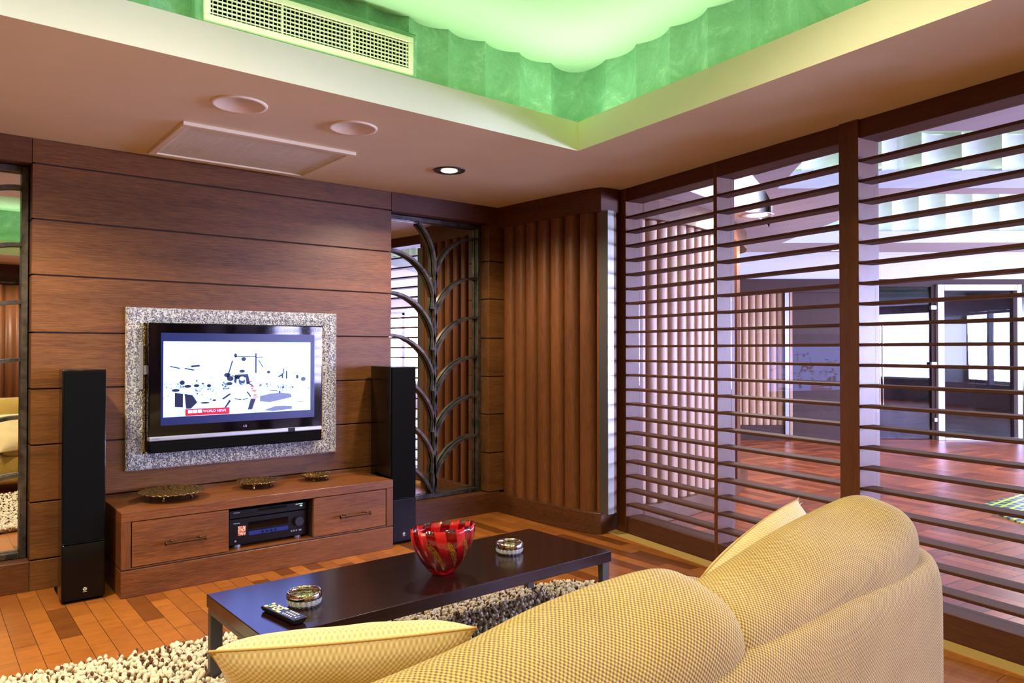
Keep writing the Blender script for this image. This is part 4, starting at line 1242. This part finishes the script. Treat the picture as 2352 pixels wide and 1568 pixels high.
def tufts(name, step, rmin, rmax, zlo, zhi, mat, seed, keep=1.0):
    rnd = random.Random(seed); V, F = [], []; o = 0
    x = -1.75
    while x < 1.76:
        y = -1.2
        while y < 1.12:
            px, py = x + rnd.uniform(-.5, .5) * step, y + rnd.uniform(-.5, .5) * step
            if rnd.random() < keep and inside(px, py, rp):
                r = rnd.uniform(rmin, rmax)
                s = np.array([r * rnd.uniform(.75, 1.1), r * rnd.uniform(.75, 1.1), r * rnd.uniform(.9, 1.6)])
                R = np.array(Matrix.Rotation(rnd.uniform(0, 6.28), 3, 'Z') @ Matrix.Rotation(rnd.uniform(-.7, .7), 3, 'X'))
                V.append((iv * s) @ R.T + np.array([px, py, rnd.uniform(zlo, zhi)])); F.append(it + o); o += len(iv)
            y += step
        x += step
    V = np.concatenate(V); F = np.concatenate(F)
    me = bpy.data.meshes.new(name)
    me.vertices.add(len(V)); me.vertices.foreach_set('co', V.astype(np.float32).ravel())
    me.loops.add(F.size); me.loops.foreach_set('vertex_index', F.astype(np.int32).ravel())
    me.polygons.add(len(F)); me.polygons.foreach_set('loop_start', np.arange(0, F.size, 3, dtype=np.int32))
    me.polygons.foreach_set('use_smooth', np.ones(len(F), dtype=bool))
    me.update(calc_edges=True); me.validate()
    me.materials.append(mat)
    ob = bpy.data.objects.new(name, me); COL.objects.link(ob); ob.parent = rug; ob['kind'] = 'stuff'
    return ob
tufts('cream_pile', .0185, .0085, .0130, .018, .034, paint('wool_cream', S(214, 202, 174), .95, .12, 40), 3)
tufts('brown_pile', .030, .0055, .0085, .022, .040, paint('wool_brown', S(96, 60, 34), .95, .2, 40), 4, .75)

# ------------------------------------------------------------------ sofa
SR = radians(4.4)
sofa = thing('sofa', (1.2, .86, 0), 'long sand-coloured woven sofa in the foreground, seen from behind', 'sofa', SR)
# the upholstered back turns forward at its right end
def backframe():
    path = [(-1.25, -.035)] + [(x, -.035) for x in (-.8, -.4, 0, .4, .7)]
    R_ = .13
    for k in range(0, 10):
        a = -pi / 2 + k / 9 * pi / 2
        path.append((.897 + R_ * cos(a), .095 + R_ * sin(a)))
    path += [(1.030, .16), (1.032, .24), (1.032, .30)]
    vs, fs, uvs = [], [], []
    nv = 72; t_, h_ = .066, .290; zc = .36
    P_ = [Vector(p) for p in path]; acc = 0
    sec = [(t_ * math.copysign(abs(cos(t)) ** (2 / 3.2), cos(t)), h_ * math.copysign(abs(sin(t)) ** (2 / 6.0), sin(t))) for t in [2 * pi * j / nv for j in range(nv + 1)]]
    arc = [0.0]
    for p, q in zip(sec[:-1], sec[1:]): arc.append(arc[-1] + math.hypot(q[0] - p[0], q[1] - p[1]))
    for i, p in enumerate(P_):
        a = P_[max(0, i - 1)]; b = P_[min(len(P_) - 1, i + 1)]; d = (b - a).normalized(); n = Vector((d.y, -d.x))
        if i: acc += (p - P_[i - 1]).length
        drop = 0.0 if i < len(P_) - 4 else .0
        e = [1, 1, 1][0]
        if i == 0 or i == len(P_) - 1: e = .90
        for j in range(nv + 1):
            th = 2 * pi * j / nv; c, s = cos(th), sin(th)
            u = t_ * math.copysign(abs(c) ** (2 / 3.2), c) * e; z = h_ * math.copysign(abs(s) ** (2 / 6.0), s) * (1 if e == 1 else .985)
            vs.append((p.x + n.x * u, p.y + n.y * u, zc + z)); uvs.append((acc, arc[j]))
    W = nv + 1
    for i in range(len(P_) - 1):
        for j in range(nv): fs.append((i * W + j, (i + 1) * W + j, (i + 1) * W + j + 1, i * W + j + 1))
    fs.append(tuple(range(nv))); fs.append(tuple((len(P_) - 1) * W + j for j in range(nv - 1, -1, -1)))
    me = bpy.data.meshes.new('back_frame'); me.from_pydata(vs, [], fs)
    uv = me.uv_layers.new(name='UVMap')
    for p in me.polygons:
        p.use_smooth = True
        for li in p.loop_indices: uv.data[li].uv = uvs[me.loops[li].vertex_index]
    me.materials.append(M['sofa'])
    o = bpy.data.objects.new('back_frame', me); COL.objects.link(o); o.parent = sofa
    return o
backframe()
rounded('seat', lambda x, y, z: (x - .14, y + .40, z + .20), .37, .13, 2.16, 7, 40, 24, 12, M['sofa'], sofa)
for xc, wd in ((-.74, .70), (-.02, .70)):
    rounded('seat_cushion', lambda x, y, z, xc=xc: (x + xc - .2, y + .44, z + .37), .34, .075, wd, 4.5, 40, 24, 8, M['sofa'], sofa)
rounded('seat_cushion', lambda x, y, z: (x + .62, y + .44, z + .37), .34, .075, .64, 4.5, 40, 24, 8, M['sofa'], sofa)
def leanback(cx, cy, cz, ang, tilt=0.0, yaw=0.0):
    Mx = Matrix.Translation((cx, cy, cz)) @ Matrix.Rotation(yaw, 4, 'Z') @ Matrix.Rotation(tilt, 4, 'Y') @ Matrix.Rotation(ang, 4, 'X')
    return lambda x, y, z: tuple(Mx @ Vector((x, y, z)))
rounded('back_cushion', leanback(.445, .080, .566, radians(16), radians(-5.5), 0), .130, .196, .93, 2.9, 64, 60, 14, M['sofa'], sofa, .008, 1)
rounded('back_cushion', leanback(-.47, .085, .582, radians(17), radians(-2.5)), .138, .184, .98, 2.5, 64, 60, 8, M['sofa'], sofa, .010, 2)
mb = MB()
for x in (-1.15, .85):
    for y in (-.02, .66): mb.cyl((x, y, 0), .022, .085, 16)
mb.build('leg', M['steel'], sofa, auto=40)

def throw_pillow(name, loc, rot, w_, h_, t_, label, fringe=False, pinch=.075):
    root = thing(name, loc, label, 'pillow', 0, None)
    R = Matrix.Rotation(rot[2], 4, 'Z') @ Matrix.Rotation(rot[1], 4, 'Y') @ Matrix.Rotation(rot[0], 4, 'X')
    n = 40; vs, uvs, fs = [], [], []
    def edge(u, v):
        # outline drawn in between pointed corners
        k = 1 - .10 * (1 - u * u) * abs(v) ** 3 * 0 
        x = u * w_ / 2 * (1 - pinch * (1 - v * v)); z = v * h_ / 2 * (1 - pinch * (1 - u * u))
        return x, z
    for s in (-1, 1):
        for i in range(n + 1):
            for j in range(n + 1):
                u, v = -1 + 2 * i / n, -1 + 2 * j / n
                x, z = edge(u, v)
                th = t_ / 2 * max(0, (1 - u ** 4) * (1 - v ** 4)) ** .55 + .001
                wr = .004 * sin(9 * u + 4 * v) * sin(7 * v - 3 * u) * (1 - u * u) * (1 - v * v)
                vs.append(tuple(R @ Vector((x, s * (th + wr), z)))); uvs.append((u * w_ / 2 + s, v * h_ / 2))
    W = n + 1
    for k in (0, 1):
        o = k * W * W
        for i in range(n):
            for j in range(n): fs.append((o + i * W + j, o + (i + 1) * W + j, o + (i + 1) * W + j + 1, o + i * W + j + 1))
    me = bpy.data.meshes.new('cover'); me.from_pydata(vs, [], fs)
    uv = me.uv_layers.new(name='UVMap')
    for p in me.polygons:
        p.use_smooth = True
        for li in p.loop_indices: uv.data[li].uv = uvs[me.loops[li].vertex_index]
    bm = bmesh.new(); bm.from_mesh(me); bmesh.ops.recalc_face_normals(bm, faces=bm.faces); bm.to_mesh(me); bm.free()
    me.materials.append(M['pillow'])
    ob = bpy.data.objects.new('cover', me); COL.objects.link(ob); ob.parent = root
    # piped seam all round
    cu = bpy.data.curves.new('seam', 'CURVE'); cu.dimensions = '3D'; cu.bevel_depth = .0025; cu.bevel_resolution = 2
    sp = cu.splines.new('POLY'); pts = []
    for k in range(40): pts.append(edge(-1 + 2 * k / 40, -1))
    for k in range(40): pts.append(edge(1, -1 + 2 * k / 40))
    for k in range(40): pts.append(edge(1 - 2 * k / 40, 1))
    for k in range(40): pts.append(edge(-1, 1 - 2 * k / 40))
    sp.points.add(len(pts) - 1)
    for p, (x, z) in zip(sp.points, pts): p.co = (*(R @ Vector((x, 0, z))), 1)
    sp.use_cyclic_u = True; cu.materials.append(M['seam'])
    so = bpy.data.objects.new('seam', cu); COL.objects.link(so); sme = bpy.data.meshes.new_from_object(so); bpy.data.objects.remove(so)
    so = bpy.data.objects.new('seam', sme); COL.objects.link(so); so.parent = root
    if fringe:
        mb = MB(); rnd = random.Random(5)
        for k in range(70):
            v = -1 + 2 * k / 69; x, z = edge(1, v); l = .016 + .008 * rnd.random()
            a = Vector((x, rnd.uniform(-.004, .004), z)); b = a + Vector((l, rnd.uniform(-.008, .008), rnd.uniform(-.006, .006)))
            d = .0016
            mb.add([tuple(R @ (a + Vector((0, -d, -d)))), tuple(R @ (a + Vector((0, d, -d)))), tuple(R @ (a + Vector((0, 0, d)))), tuple(R @ b)], [(0, 1, 3), (1, 2, 3), (2, 0, 3), (0, 2, 1)])
        mb.build('fringe', plain('fringe_thread', S(206, 204, 190), .9), root)
    return root
M['seam'] = plain('seam_thread', S(190, 150, 84), .8)
throw_pillow('throw_pillow', (.722, 1.46, .505), (radians(48), radians(0), radians(-25)), .50, .42, .13, 'cream woven throw pillow at the bottom of the photo, left of the sofa cushions')
throw_pillow('throw_pillow', (1.97, 1.20, .395), (radians(-12), radians(-14), radians(4)), .56, .56, .16, 'cream woven throw pillow with a fringe, peeping out behind the right sofa cushion', True, -.07)

# ------------------------------------------------------------------ curtain on the rear wall (seen in the left mirror)
cr = thing('curtain', (.2, BK + .14, 0), 'brown satin curtain in deep folds on the wall behind the camera', 'curtain')
mb = MB(); n = 420; vs = []
for i in range(n + 1):
    x = -2.2 + 4.6 * i / n
    y = .045 * sin(x * 34 + .8 * sin(x * 5)) + .012 * sin(x * 81)
    vs += [(x, y, .02), (x, y * .8, 2.0)]
mb.add(vs, [(2 * i, 2 * i + 2, 2 * i + 3, 2 * i + 1) for i in range(n)])
cl = mb.build('cloth', M['curtain'], cr, smooth=True)
sm = cl.modifiers.new('thickness', 'SOLIDIFY'); sm.thickness = .004
MB().cyl((-2.3, 0, 2.03), .018, 4.8, 16, 'X').build('rail', M['iron'], cr, auto=40)

# ------------------------------------------------------------------ render look
SC.view_settings.view_transform = 'Standard'
SC.view_settings.look = 'None'
SC.view_settings.exposure = 0.0
SC.view_settings.gamma = 1.0
SC.view_settings.use_curve_mapping = False
cy = SC.cycles
cy.max_bounces = 10; cy.diffuse_bounces = 5; cy.glossy_bounces = 5; cy.transmission_bounces = 8; cy.transparent_max_bounces = 12
cy.sample_clamp_indirect = 6.0
cy.caustics_reflective = False; cy.caustics_refractive = False
cy.use_denoising = True
